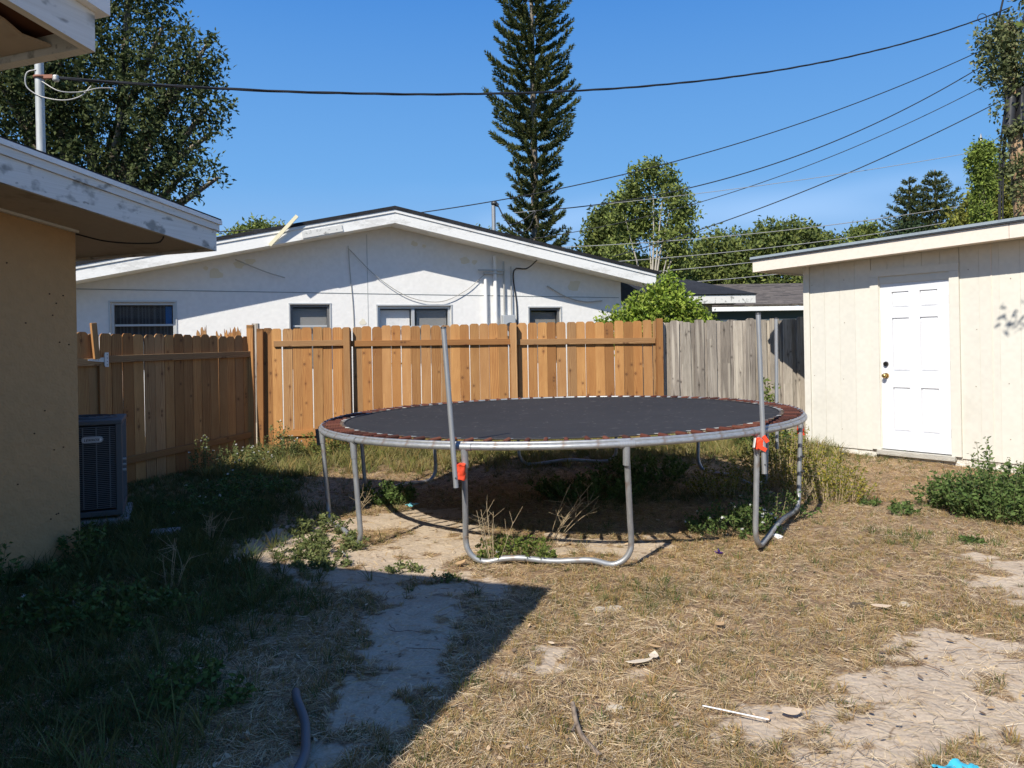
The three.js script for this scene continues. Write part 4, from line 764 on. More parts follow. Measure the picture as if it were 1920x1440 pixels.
// whorled conifer: tiers of up-curved foxtail branches
function conifer(name, label, base, H, from, radius, step, per, tail, o = {}) {
  const t = thing(name, label, 'tree', base, 0, o.group);
  part('trunk', [rod(new THREE.Vector3(0, -0.2, 0), new THREE.Vector3(o.lean || 0, H, 0), o.r || 0.22, 0.03, 10)], mBark, t);
  const L = new Leaves(), wood = [];
  const pal = o.pal || [[0.045, 0.07, 0.024], [0.07, 0.095, 0.03], [0.10, 0.125, 0.036], [0.14, 0.14, 0.04]];
  for (let y = from; y < H; y += step * rr(0.85, 1.15)) {
    const R = radius(y), ph = rnd() * 6.28;
    for (let k = 0; k < per; k++) {
      const a = ph + k / per * 6.283 + rr(-0.25, 0.25), len = R * rr(0.72, 1.08), droop = o.droop ?? 0.10, rise = o.rise ?? 0.30;
      const yy = y + rr(-0.1, 0.1) * step * 2, dir = new THREE.Vector3(Math.cos(a), 0, Math.sin(a));
      const at = (s) => new THREE.Vector3((o.lean || 0) * yy / H, yy + len * (-droop * Math.sin(s * Math.PI) * 0.9 + rise * Math.pow(s, 2.2)), 0).addScaledVector(dir, len * s);
      if (o.wood !== false && k % 2 === 0) wood.push(rod(at(0), at(0.5), 0.018, 0.012, 4));
      const subs = [[at, 1]];
      if (o.fan) for (const s0 of [0.35, 0.5, 0.65, 0.8]) for (const sg of [-1, 1]) { const p0 = at(s0), e = dir.clone().applyAxisAngle(new THREE.Vector3(0, 1, 0), sg * 0.75), ll = len * 0.42 * (1.15 - s0); subs.push([(s) => p0.clone().addScaledVector(e, ll * s).add(new THREE.Vector3(0, ll * 0.25 * s * s, 0)), ll / len]); }
      for (const [fn, part_] of subs) {
        const n = Math.max(4, Math.round(len * part_ / (o.gap || 0.045)));
        for (let i = 0; i < n; i++) {
          const s = 0.12 + 0.88 * (i + rnd()) / n, p = fn(s), q = fn(Math.min(1.04, s + 0.05)), d = q.sub(p).normalize();
          const w = tail * (s > 0.9 ? 1 - (s - 0.9) * 5 : 0.85 + 0.3 * rnd());
          for (let j = 0; j < (o.needles || 4); j++) { const e = perp(d).add(d.clone().multiplyScalar(0.9)).add(new THREE.Vector3(0, 0.25, 0)).normalize(); L.add(p, e, perp(e), w * rr(0.7, 1.2), w * (o.nw || 0.28), vary(pal)); }
        }
      }
    }
  }
  part('branches', L.geo(), mLeaf, t);
  if (wood.length) part('limbs', wood, mBark, t);
  return t;
}

// ---------------------------------------------------------------- trees
const oakPal = [[0.055, 0.078, 0.026], [0.08, 0.108, 0.034], [0.125, 0.145, 0.05], [0.065, 0.088, 0.03]];
reseed(501);
broadleaf('oak_tree', 'big dark-leaved oak tree standing behind the tan house', V(-10.2, 0, 17), [[-9.9, 8.5, 16, 1.3], [-10.2, 6.8, 16, 1.4], [-8.9, 7.5, 15.8, 1.25], [-8.2, 8.5, 16, 1.0], [-7.9, 9.5, 16, 0.95], [-7.35, 7.5, 16, 0.9], [-6.75, 7.65, 16, 0.62], [-6.35, 7.45, 16, 0.4], [-8.0, 6.6, 15.8, 1.0], [-7.0, 6.9, 16, 0.75], [-6.3, 6.75, 16, 0.5], [-8.7, 5.9, 16, 1.0], [-7.4, 6.1, 16, 0.8], [-6.8, 5.95, 16, 0.5], [-6.75, 5.4, 16, 0.42], [-7.4, 5.2, 16, 0.6], [-8.0, 5.3, 16, 0.75], [-9.3, 7.2, 15.4, 1.1], [-10.6, 7.7, 15.5, 1.3], [-9.6, 5.6, 16, 1.0], [-11.5, 8.5, 17, 1.8], [-11.5, 6.2, 17, 1.7], [-10, 10.3, 17, 1.7], [-8.6, 10.6, 16.5, 1.3], [-12, 10, 17.5, 1.8], [-6.0, 7.7, 16, 0.22], [-6.25, 8.1, 16, 0.25], [-6.7, 8.35, 16, 0.25], [-7.2, 8.45, 16, 0.28], [-6.25, 5.45, 16, 0.22], [-6.1, 5.25, 16, 0.16], [-6.6, 5.05, 16, 0.25], [-7.0, 4.75, 16, 0.3], [-7.3, 8.9, 16, 0.3], [-6.2, 6.2, 16, 0.25], [-7.2, 9.6, 16, 0.35]], 60000, 0.115, oakPal, 0.4, { every: 2, shell: 0.25 });
reseed(502);
const pr = (y) => { const k = [[4, 1.5], [5.2, 1.65], [6.3, 1.55], [7.0, 1.05], [7.6, 1.0], [8.3, 1.1], [8.9, 1.2], [9.3, 1.75], [10.5, 1.9], [12, 1.8], [13.3, 1.65], [15, 1.55], [17, 1.2], [19, 0.5], [20.5, 0.1]]; for (let i = 0; i < k.length - 1; i++) if (y <= k[i + 1][0]) { const t = clamp((y - k[i][0]) / (k[i + 1][0] - k[i][0])); return k[i][1] + (k[i + 1][1] - k[i][1]) * t; } return 0.1; };
conifer('tall_pine', 'tall narrow island pine with tiers of upcurved foxtail branches', V(1.0, 0, 30), 20, 3.6, pr, 0.44, 8, 0.2, { r: 0.24, gap: 0.034, needles: 5, droop: 0.04, rise: 0.42 });
reseed(503);
const midPal = [[0.17, 0.22, 0.05], [0.24, 0.29, 0.07], [0.30, 0.34, 0.09], [0.12, 0.16, 0.045]];
broadleaf('broadleaf_tree', 'bright green tree with pale forked trunk right of the tall pine', V(4.9, 0, 28), [[4.1, 6.75, 28, 0.44], [4.9, 7.75, 28, 0.52], [5.7, 7.7, 28, 0.48], [4.8, 6.8, 28.6, 0.76], [6.0, 6.95, 28, 0.60], [6.3, 6.15, 28, 0.48], [5.9, 5.4, 28, 0.60], [4.4, 5.7, 28.4, 0.56], [3.9, 4.9, 28, 0.56], [4.5, 7.3, 28, 0.32], [5.3, 8.1, 28, 0.32], [3.95, 6.2, 28, 0.28], [6.55, 6.5, 28, 0.28], [6.65, 5.7, 28, 0.28], [6.2, 4.7, 28.3, 0.64], [5.2, 4.4, 29, 0.64], [5.2, 6.0, 28.6, 0.64]], 12500, 0.16, midPal, 0.1, { bark: mBarkPale, every: 2, shell: 0.3 });
reseed(504);
const hedPal = [[0.11, 0.15, 0.04], [0.17, 0.21, 0.055], [0.24, 0.27, 0.07], [0.12, 0.16, 0.045]];
const far = 'trees far behind the houses';
broadleaf('leafy_tree', 'round dark green tree behind the brown shingle roof', V(11.6, 0, 35), [[10.6, 5.4, 34, 1.3], [11.6, 5.9, 34, 1.1], [12.8, 6.05, 34.5, 1.1], [13.9, 5.8, 35, 1.0], [14.8, 5.6, 35, 0.9], [13.3, 6.3, 35, 0.7], [12.2, 4.3, 34, 1.2], [14, 4.2, 34.5, 1.2], [11, 3.6, 34, 1.2], [15.2, 4.2, 35, 0.9], [16, 4.8, 35, 0.8]], 24000, 0.21, hedPal, 0.25, { group: far });
broadleaf('leafy_tree', 'wide dark tree between the pale-trunked tree and the blue house', V(9.0, 0, 33), [[8.9, 5.6, 33, 0.9], [8.2, 5.0, 33, 1.0], [9.8, 5.1, 33, 0.9], [9.2, 4.2, 33, 1.2], [10, 3.8, 33, 1.2], [7.4, 4.3, 33, 1.0], [8.3, 3.6, 33, 1.1]], 14000, 0.2, [[0.11, 0.15, 0.04], [0.17, 0.21, 0.055], [0.22, 0.25, 0.065]], 0.22, { group: far });
broadleaf('leafy_tree', 'low dark thicket tree at the foot of the tall pine', V(4.2, 0, 32.5), [[3.9, 6.9, 31, 0.5], [3.75, 6.3, 31, 0.65], [3.6, 5.6, 31, 0.65], [4.3, 6.3, 31, 0.6], [3.7, 5.2, 32, 0.9], [4.8, 4.6, 32, 1.0], [3.4, 4.6, 32, 0.8], [5.8, 4.2, 32, 0.9], [6.8, 4.0, 32, 0.9], [4.4, 3.6, 32, 1.0]], 15000, 0.19, hedPal, 0.2, { group: far });
broadleaf('leafy_tree', 'small round tree with a thin bare trunk beyond the shed', V(16.0, 0, 36), [[16.3, 6.35, 36, 0.5], [16.8, 6.6, 36, 0.5], [17.2, 6.3, 36, 0.4], [16.6, 5.9, 36, 0.4]], 2600, 0.2, midPal, 0.1, { group: far });
broadleaf('leafy_tree', 'low bush just peeping over the white house roof ridge', V(-14, 0, 42), [[-14.6, 7.6, 42, 0.9], [-13.8, 7.9, 42, 0.95], [-13, 7.7, 42, 0.9], [-12.4, 7.4, 42, 0.8]], 5000, 0.26, midPal, 0.25, { group: far });
broadleaf('leafy_tree', 'small bush behind the white roof near the roof mast', V(-1.6, 0, 40), [[-2.2, 6.9, 40, 0.6], [-1.4, 7.1, 40, 0.6], [-0.6, 6.9, 40, 0.7], [0.2, 6.5, 40, 0.7]], 3200, 0.22, hedPal, 0.2, { group: far });
reseed(506);
const sp = (h, R) => (y) => R * Math.pow(clamp((h - y) / h), 0.75) + 0.05;
conifer('young_pine', 'dark young island pine, taller of the pair above the shed roof', V(20.1, 0, 36), 9.6, 4.2, sp(9.6, 4.6), 0.34, 10, 0.17, { gap: 0.05, needles: 4, nw: 0.3, rise: 0.34, droop: 0.06, r: 0.14, wood: false });
conifer('young_pine', 'dark young island pine, shorter of the pair above the shed roof', V(19.1, 0, 36.4), 9.35, 4.2, sp(9.35, 4.0), 0.36, 9, 0.17, { gap: 0.05, needles: 4, nw: 0.3, rise: 0.34, droop: 0.06, r: 0.12, wood: false });
broadleaf('leafy_tree', 'dark tree at the foot of the young pines', V(18.8, 0, 35), [[18.4, 6.2, 35.2, 0.8], [17.9, 5.9, 35.5, 0.6], [19.2, 5.9, 35, 0.8], [20.3, 5.8, 35, 0.8], [21.2, 6.1, 35, 0.8]], 7000, 0.2, [[0.03, 0.055, 0.022], [0.05, 0.08, 0.03]], 0.2, { group: far });
const yg = [[0.20, 0.22, 0.04], [0.26, 0.27, 0.05], [0.32, 0.30, 0.06], [0.14, 0.16, 0.035]];
reseed(507);
broadleaf('yellow_green_tree', 'yellow-green tree rising behind the shed beside the utility pole', V(17.4, 0, 26.5), [[15.7, 5.5, 26, 0.7], [16.6, 5.6, 26, 0.8], [17.5, 6.0, 26, 0.9], [17.3, 6.9, 26.4, 0.8], [17.9, 7.4, 26.4, 0.8], [18.6, 6.6, 26.4, 1.1], [15.2, 5.2, 26, 0.5], [16.1, 6.2, 26, 0.55], [16.7, 6.5, 26, 0.6]], 17000, 0.16, yg, 0.2, { every: 2 });
reseed(508);
broadleaf('shrub', 'bright lime-green spreading shrub behind the brown fence', V(2.5, 0, 13.2), [[1.6, 1.95, 13.2, 0.14], [1.85, 2.02, 13.2, 0.18], [2.1, 2.1, 13.2, 0.2], [2.35, 2.22, 13.2, 0.22], [2.6, 2.3, 13.2, 0.24], [2.85, 2.3, 13.2, 0.2], [2.72, 2.55, 13.3, 0.17], [2.5, 2.48, 13.3, 0.15], [2.9, 2.52, 13.3, 0.13], [3.05, 2.2, 13.2, 0.2], [3.25, 2.05, 13.2, 0.16], [3.4, 1.95, 13.2, 0.12], [2.75, 2.72, 13.3, 0.09], [2.2, 2.32, 13.2, 0.13], [3.0, 1.8, 13.2, 0.3], [2.4, 1.9, 13.2, 0.32], [1.9, 1.7, 13.2, 0.26]], 7500, 0.09, [[0.23, 0.33, 0.04], [0.30, 0.40, 0.055], [0.18, 0.27, 0.035], [0.36, 0.42, 0.075]], 0.05, { twig: 7, shell: 0.2 }).userData.category = 'shrub';

// ---------------------------------------------------------------- utility pole with vines, and wires
{
  reseed(601);
  const p = thing('utility_pole', 'leaning weathered wooden utility pole overgrown with vines beyond the shed', 'utility pole', V(12.89, -0.735, 19)); p.scale.setScalar(1.46);
  const mPole = std({ map: rep(GREY[4], 2, 4), color: lin(0.95, 0.72, 0.52), roughness: 0.95 });
  const q = (...a) => new THREE.Vector3(...a);
  part('post', rod(q(0.12, 0.45, 0), q(-0.30, 6.95, 0), 0.13, 0.115, 16), mPole, p);
  const mCan = std({ color: lin(0.03, 0.03, 0.033), roughness: 0.5 });
  part('splice_box', [new THREE.CapsuleGeometry(0.08, 0.55, 4, 10).rotateZ(-0.1).translate(-0.36, 5.35, 0.14)], mCan, p);
  part('splice_box', [rbox(0.17, 0.7, 0.16, 0.03).rotateZ(-0.05).translate(-0.18, 5.45, 0.2)], mCan, p);
  for (const [x, y] of [[-0.47, 5.35], [-0.43, 5.3], [-0.40, 5.42]]) part('cable', tube([q(-0.28, 6.3, 0.15), q(x, y, 0.16), q(x - 0.05, 4.6, 0.1), q(x - 0.14 + rr(-0.06, 0.06), 3.4, 0.1), q(x - 0.2, 1, 0.1)], 0.014, 30, 6), mWire, p);
  part('cable', tube([q(-0.05, 4.9, 0.2), q(-0.1, 4.2, 0.22), q(0.0, 3.3, 0.2)], 0.012, 20, 6), mWire, p);
  part('guy_wire', rod(q(-0.26, 6.3, 0.1), q(0.1, 8.3, 0.4), 0.016), mWire, p);
  part('guy_wire', rod(q(-0.52, 6.9, 0.1), q(-0.38, 7.9, 0.3), 0.016), mWire, p);
  const v = thing('vine', 'grey-green leafy vine climbing the utility pole', 'vine', V(12.89, -0.735, 19)); v.scale.setScalar(1.46);
  part('foliage', crown([[-0.6, 6.7, 0.1, 0.28], [-0.38, 6.9, 0.1, 0.2], [-0.6, 6.35, 0.15, 0.27], [-0.62, 6.05, 0.15, 0.25], [-0.3, 6.25, 0.2, 0.22], [-0.1, 6.1, 0.15, 0.2], [0.02, 5.5, 0.15, 0.2], [-0.45, 5.05, 0.2, 0.14], [-0.28, 5.15, 0.24, 0.1], [0.1, 5.0, 0.15, 0.18], [-0.4, 4.4, 0.15, 0.16], [0.15, 4.4, 0.15, 0.25], [0.2, 4.0, 0.15, 0.3], [0.12, 3.6, 0.1, 0.34], [0.0, 7.4, 0.1, 0.16], [0.15, 6.0, 0.1, 0.2], [-0.12, 5.7, 0.16, 0.14], [0.05, 4.75, 0.2, 0.16], [-0.02, 4.2, 0.2, 0.2], [0.0, 3.8, 0.2, 0.24], [-0.05, 3.4, 0.2, 0.28], [-0.15, 6.55, 0.16, 0.16], [-0.5, 4.8, 0.1, 0.12], [-0.25, 4.6, 0.2, 0.12], [-0.45, 6.5, 0.2, 0.22], [-0.2, 6.75, 0.15, 0.18], [-0.05, 5.3, 0.2, 0.18], [-0.2, 5.9, 0.2, 0.18], [0.0, 5.8, 0.2, 0.18], [-0.5, 5.75, 0.15, 0.13], [-0.55, 5.45, 0.12, 0.1], [0.02, 4.6, 0.2, 0.18], [-0.35, 4.1, 0.12, 0.14]], 7600, 0.085, [[0.13, 0.16, 0.06], [0.19, 0.215, 0.085], [0.27, 0.27, 0.13], [0.08, 0.105, 0.04]], 0.0, 6, 0.15), mLeaf, v);
  part('stem', [tube([q(-0.1, 3.2, 0.14), q(0.1, 4.2, 0.16), q(-0.2, 5.2, 0.15), q(-0.05, 5.9, 0.16), q(-0.5, 6.6, 0.12)], 0.014, 30, 5), tube([q(0.15, 3.4, 0.1), q(0.0, 4.6, 0.18), q(0.1, 5.6, 0.12), q(-0.2, 6.4, 0.14)], 0.011, 30, 5)], mBark, v);
  const c = thing('ivy_stub', 'slim ivy-wrapped post with a white cap behind the shed roof', 'post', V(11.15, 0, 18));
  part('post', rod(q(0.05, -0.1, 0), q(0, 6.1, 0), 0.1, 0.09, 10), mBark, c);
  part('cap', [new THREE.ConeGeometry(0.05, 0.2, 8).translate(0, 6.35, 0)], mWirePale, c);
  const bl = []; for (let y = 3.0; y < 6.1; y += 0.16) bl.push([rr(-0.05, 0.05) + (y > 5.6 ? -0.03 : 0.02), y, rr(-0.05, 0.05), (y > 5.5 ? 0.26 : 0.17) + rr(-0.02, 0.04)]);
  part('ivy', crown(bl, 9000, 0.085, [[0.20, 0.27, 0.045], [0.26, 0.33, 0.06], [0.14, 0.19, 0.04]], 0.6, 5, 0.5), mLeaf, c);
}
{
  const wires = 'overhead wires running to the utility pole';
  const mast = V(-5.09, 4.72, 8.6), top = V(12.6, 9.85, 19);
  // twisted service drop: two conductors round a carrier
  const pts = wirePts(mast, top, 0.91, 60), tw = [0, 1, 2].map((k) => pts.map((p, i) => p.clone().add(new THREE.Vector3(0, Math.cos(i * 1.15 + k * 2.09) * 0.0085, Math.sin(i * 1.15 + k * 2.09) * 0.009))));
  const w = thing('service_cable', 'thick twisted black service cable from tan house mast to the pole', 'cable', new THREE.Vector3());
  tw.forEach((l, k) => part('strand', tube(l, [0.0115, 0.0115, 0.0085][k], 240, 5), mWire, w));
  const loop = top.clone().lerp(mast, 0.055); loop.y = pts[57].y;
  part('loop', new THREE.TorusGeometry(0.1, 0.009, 6, 24).scale(1.1, 1, 1).rotateZ(0.3).translate(pts[56].x, pts[56].y + 0.01, pts[56].z), mWire, w);
  const line = (name, label, a, b, sag, r, m = mWire) => single(name, tube(wirePts(a, b, sag, 24), r, 60, 5), m, label, 'wire', wires);
  line('overhead_wire', 'uppermost black wire sweeping down behind the white gable', V(12.45, 9.06, 19), V(-9.5, 3.9, 14.6), 1.35, 0.012);
  line('overhead_wire', 'black wire running from the pole to the roof mast', V(12.45, 8.76, 19), V(0.6, 4.62, 17), 0.8, 0.013);
  line('overhead_wire', 'thin wire crossing in front of the pale-trunked tree', V(12.45, 8.18, 19), V(-2.0, 4.35, 21), 0.9, 0.010, mWire);
  line('overhead_wire', 'lowest black wire dropping steeply left of the pole', V(12.5, 7.62, 19), V(2.6, 3.85, 19.5), 0.3, 0.013);
  const street = 'pale street wires in front of the far trees';
  [[6.85, 4.95], [6.35, 4.35], [5.9, 3.9], [5.2, 3.5]].forEach(([y0, y1]) => tag(single('street_wire', tube(wirePts(V(20.5, y0 + 0.35, 29), V(1.5, y1, 26), 0.35, 20), 0.014, 40, 5), mWirePale, '', 'wire'), 'pale thin street wire strung in front of the far trees', 'wire', street));
  tag(single('street_wire', tube(wirePts(V(11.0, 6.0, 18), V(0.1, 4.6, 17.1), 0.12, 16), 0.007, 30, 5), mWirePale, '', 'wire'), 'thin pale wire running off the ivy-wrapped post', 'wire');
}

// ---------------------------------------------------------------- ground cover
function instanced(name, geo, mat, list, label, category) {
  const m = new THREE.InstancedMesh(geo, mat, list.length); m.name = numbered(name);
  const M = new THREE.Matrix4(), Q = new THREE.Quaternion(), E = new THREE.Euler(), P = new THREE.Vector3(), S = new THREE.Vector3(), C = new THREE.Color();
  list.forEach(([x, y, F, rx, ry, rz, s, c], i) => { Q.setFromEuler(E.set(rx, ry, rz, 'YXZ')); M.compose(P.set(x, y, -F), Q, S.set(s, s, s)); m.setMatrixAt(i, M); m.setColorAt(i, C.setRGB(c[0], c[1], c[2])); });
  m.castShadow = m.receiveShadow = true; scene.add(m); tag(m, label, category, undefined, 'stuff'); return m;
}
const strawPal = [[0.56, 0.415, 0.235], [0.49, 0.345, 0.185], [0.64, 0.50, 0.31], [0.37, 0.245, 0.13], [0.22, 0.14, 0.078], [0.71, 0.585, 0.39], [0.46, 0.35, 0.165]];
const visible = (x, F) => Math.abs(x) < F * 0.78 + 1.0;
{
  reseed(701);
  // a stalk lying on the ground, slightly arched
  const st = new Leaves(); st.blade(new THREE.Vector3(-0.5, 0, 0), new THREE.Vector3(1, 0.06, 0), new THREE.Vector3(0, -0.05, 0.12), 1, 0.026, [1, 1, 1]);
  const straw = st.geo(), list = [];
  const mStraw = std({ roughness: 0.85, side: THREE.DoubleSide });
  for (let k = 0; k < 1200000 && list.length < 250000; k++) {
    const F = 2.3 + 9.2 * Math.pow(rnd(), 1.45), x = rr(-1, 1) * (F * 0.74 + 0.9);
    if (x < -3.6 && F > 4) continue;
    const s = sandMask(x, F), clump = 0.5 + 1.1 * fbm(x * 3, F * 3, 71, 3) + 0.5 * noise(x * 9, F * 9, 73);
    if (rnd() < s * 0.82) continue;
    if (rnd() > 0.3 + clump) continue;
    const lie = 5 * noise(x * 2.5, F * 2.5, 77) + rr(-1.1, 1.1);                 // stalks lie matted, roughly one way in each patch
    list.push([x, groundY(x, F) + rr(0.0, 0.012 + 0.022 * clamp(clump)), F, rr(-0.5, 0.5), lie, rr(-0.28, 0.30), rr(0.03, 0.10), vary(strawPal).map((v, c) => v * (1.08 + 0.55 * fbm(x * 1.1, F * 1.1, 81, 3)) * (1 + [0, 0.05, 0.16][c] * noise(x * 0.8, F * 0.8, 85)))]);
  }
  instanced('dry_grass', straw, mStraw, list, 'dry straw-coloured dead grass littering the sandy yard', 'grass');
}
{
  reseed(702);
  // short upright tufts, dry and green
  const mk = (n, h, w, spread) => { const L = new Leaves(); for (let i = 0; i < n; i++) { const a = rnd() * 6.28, o = new THREE.Vector3(Math.cos(a) * rr(0, 0.02), 0, Math.sin(a) * rr(0, 0.02)), d = new THREE.Vector3(Math.cos(a) * rr(0.1, spread), 1, Math.sin(a) * rr(0.1, spread)).normalize(); L.blade(o, d, new THREE.Vector3(Math.cos(a) * 0.5, -0.25, Math.sin(a) * 0.5).multiplyScalar(rr(0.3, 1)), h * rr(0.6, 1.1), w, [1, 1, 1].map(() => rr(0.85, 1.1))); } return L.geo(); };
  const tuftS = mk(9, 0.07, 0.0035, 0.9), tuftL = mk(14, 0.2, 0.005, 0.6);
  const gp = [[0.085, 0.115, 0.03], [0.115, 0.145, 0.04], [0.065, 0.092, 0.025], [0.16, 0.165, 0.055], [0.22, 0.195, 0.08]];
  const dryTuft = [[0.40, 0.28, 0.115], [0.32, 0.22, 0.085], [0.46, 0.33, 0.15], [0.27, 0.20, 0.07]];
  const a = [], b = [], c = [];
  for (let k = 0; k < 400000 && c.length < 30000; k++) {                 // thin dry stubble, with a little green
    const F = 2.3 + 9 * Math.pow(rnd(), 1.35), x = rr(-1, 1) * (F * 0.74 + 0.8);
    if (sandMask(x, F) > rr(0.1, 0.7) || rnd() > 0.45 + 0.8 * fbm(x * 1.4 + 9, F * 1.4, 75, 3)) continue;
    c.push([x, groundY(x, F) - 0.004, F, rr(-0.3, 0.3), rr(0, 6.28), rr(-0.3, 0.3), rr(0.45, 1.0), rnd() < 0.22 ? vary(gp) : vary(dryTuft)]);
  }
  for (let k = 0; k < 300000 && a.length < 26000; k++) {
    const F = 2.3 + 9.2 * rnd(), x = rr(-1, 1) * (F * 0.74 + 0.8), g = greenAt(x, F);
    if (rnd() > g * g * 1.4) continue;
    a.push([x, groundY(x, F) - 0.004, F, rr(-0.3, 0.3), rr(0, 6.28), rr(-0.3, 0.3), rr(0.7, 1.6), vary(gp)]);
  }
  for (let k = 0; k < 300000 && b.length < 5200; k++) {                  // tall grass: fence foot, shaded strip by the house
    let F, x;
    if (rnd() < 0.5) { x = rr(-3.9, 4.2); F = 11.1 - Math.pow(rnd(), 1.4) * 1.6; } else { F = rr(2.3, 8); x = rr(-4.6, -0.9); }
    const g = greenAt(x, F); if (rnd() > g) continue;
    if (F < 8.5 && x > -1.1 && rnd() > 0.2) continue;
    if (F < 5.2 && rnd() > 0.35) continue;
    const nearFence = F > 9.5;
    b.push([x, groundY(x, F) - 0.01, F, rr(-0.25, 0.25), rr(0, 6.28), rr(-0.25, 0.25), nearFence ? rr(0.5, 1.5) : rr(0.5, 1.2), nearFence ? vary([[0.20, 0.22, 0.055], [0.28, 0.26, 0.08], [0.14, 0.17, 0.045], [0.42, 0.34, 0.15], [0.36, 0.29, 0.12]]) : vary(gp.slice(0, 4))]);
  }
  instanced('dry_stubble', tuftS, mGrassBlade, c, 'short dry grass stubble standing in the sunlit lawn', 'grass');
  instanced('short_grass', tuftS, mGrassBlade, a, 'short green grass growing in the shaded parts of the yard', 'grass');
  instanced('tall_grass', tuftL, mGrassBlade, b, 'tall green grass along the fence foot and the house wall', 'grass');
}
// ---------------------------------------------------------------- weeds
// a broad weed: stems with leaves through a low dome
function weed(name, label, x, F, rx, h, n, size, pal, o = {}) {
  const y = groundY(x, F), t = thing(name, label, o.category || 'weed', V(x, y - 0.01, F), 0, o.group), L = new Leaves(), stems = [];
  const ns = Math.max(3, Math.round(n / (o.per || 26)));
  for (let k = 0; k < ns; k++) {
    const a = rnd() * 6.28, q = Math.sqrt(rnd()), bx = Math.cos(a) * q * rx, bz = Math.sin(a) * q * rx * (o.flat || 0.7), hh = h * (1 - 0.55 * q * q) * rr(0.65, 1.1);
    const foot = new THREE.Vector3(bx * 0.75, groundY(x + bx * 0.75, F - bz * 0.75) - y, bz * 0.75), tip = new THREE.Vector3(bx * 1.12 + rr(-0.04, 0.04), foot.y + hh, bz * 1.12 + rr(-0.04, 0.04));
    stems.push(rod(foot, tip, 0.0035, 0.0015, 4));
    for (let i = 0; i < (o.per || 26); i++) {
      const s = Math.pow(rnd(), 0.6), p = foot.clone().lerp(tip, s).add(unit().multiplyScalar(size * 0.5)), d = unit(); d.y = d.y * 0.6 + (o.up ?? 0.25); d.normalize();
      if (p.y < 0.004) p.y = rr(0.004, 0.03);
      L.add(p, d, perp(d), size * rr(0.6, 1.3), size * rr(0.4, 0.65), vary(pal));
    }
    if (o.flower && rnd() < o.flower) { const fc = o.flowerCol || [0.8, 0.8, 0.76]; for (let i = 0; i < 6; i++) { const d = unit(); d.y = Math.abs(d.y); L.add(tip, d, perp(d), 0.02, 0.014, fc); } }
  }
  part('leaves', L.geo(), mLeaf, t); part('stems', stems, o.stemMat || mStemGreen, t);
  return t;
}
const mStemGreen = std({ color: lin(0.13, 0.14, 0.05), roughness: 0.8 }), mStemDry = std({ color: lin(0.46, 0.36, 0.22), roughness: 0.9 });
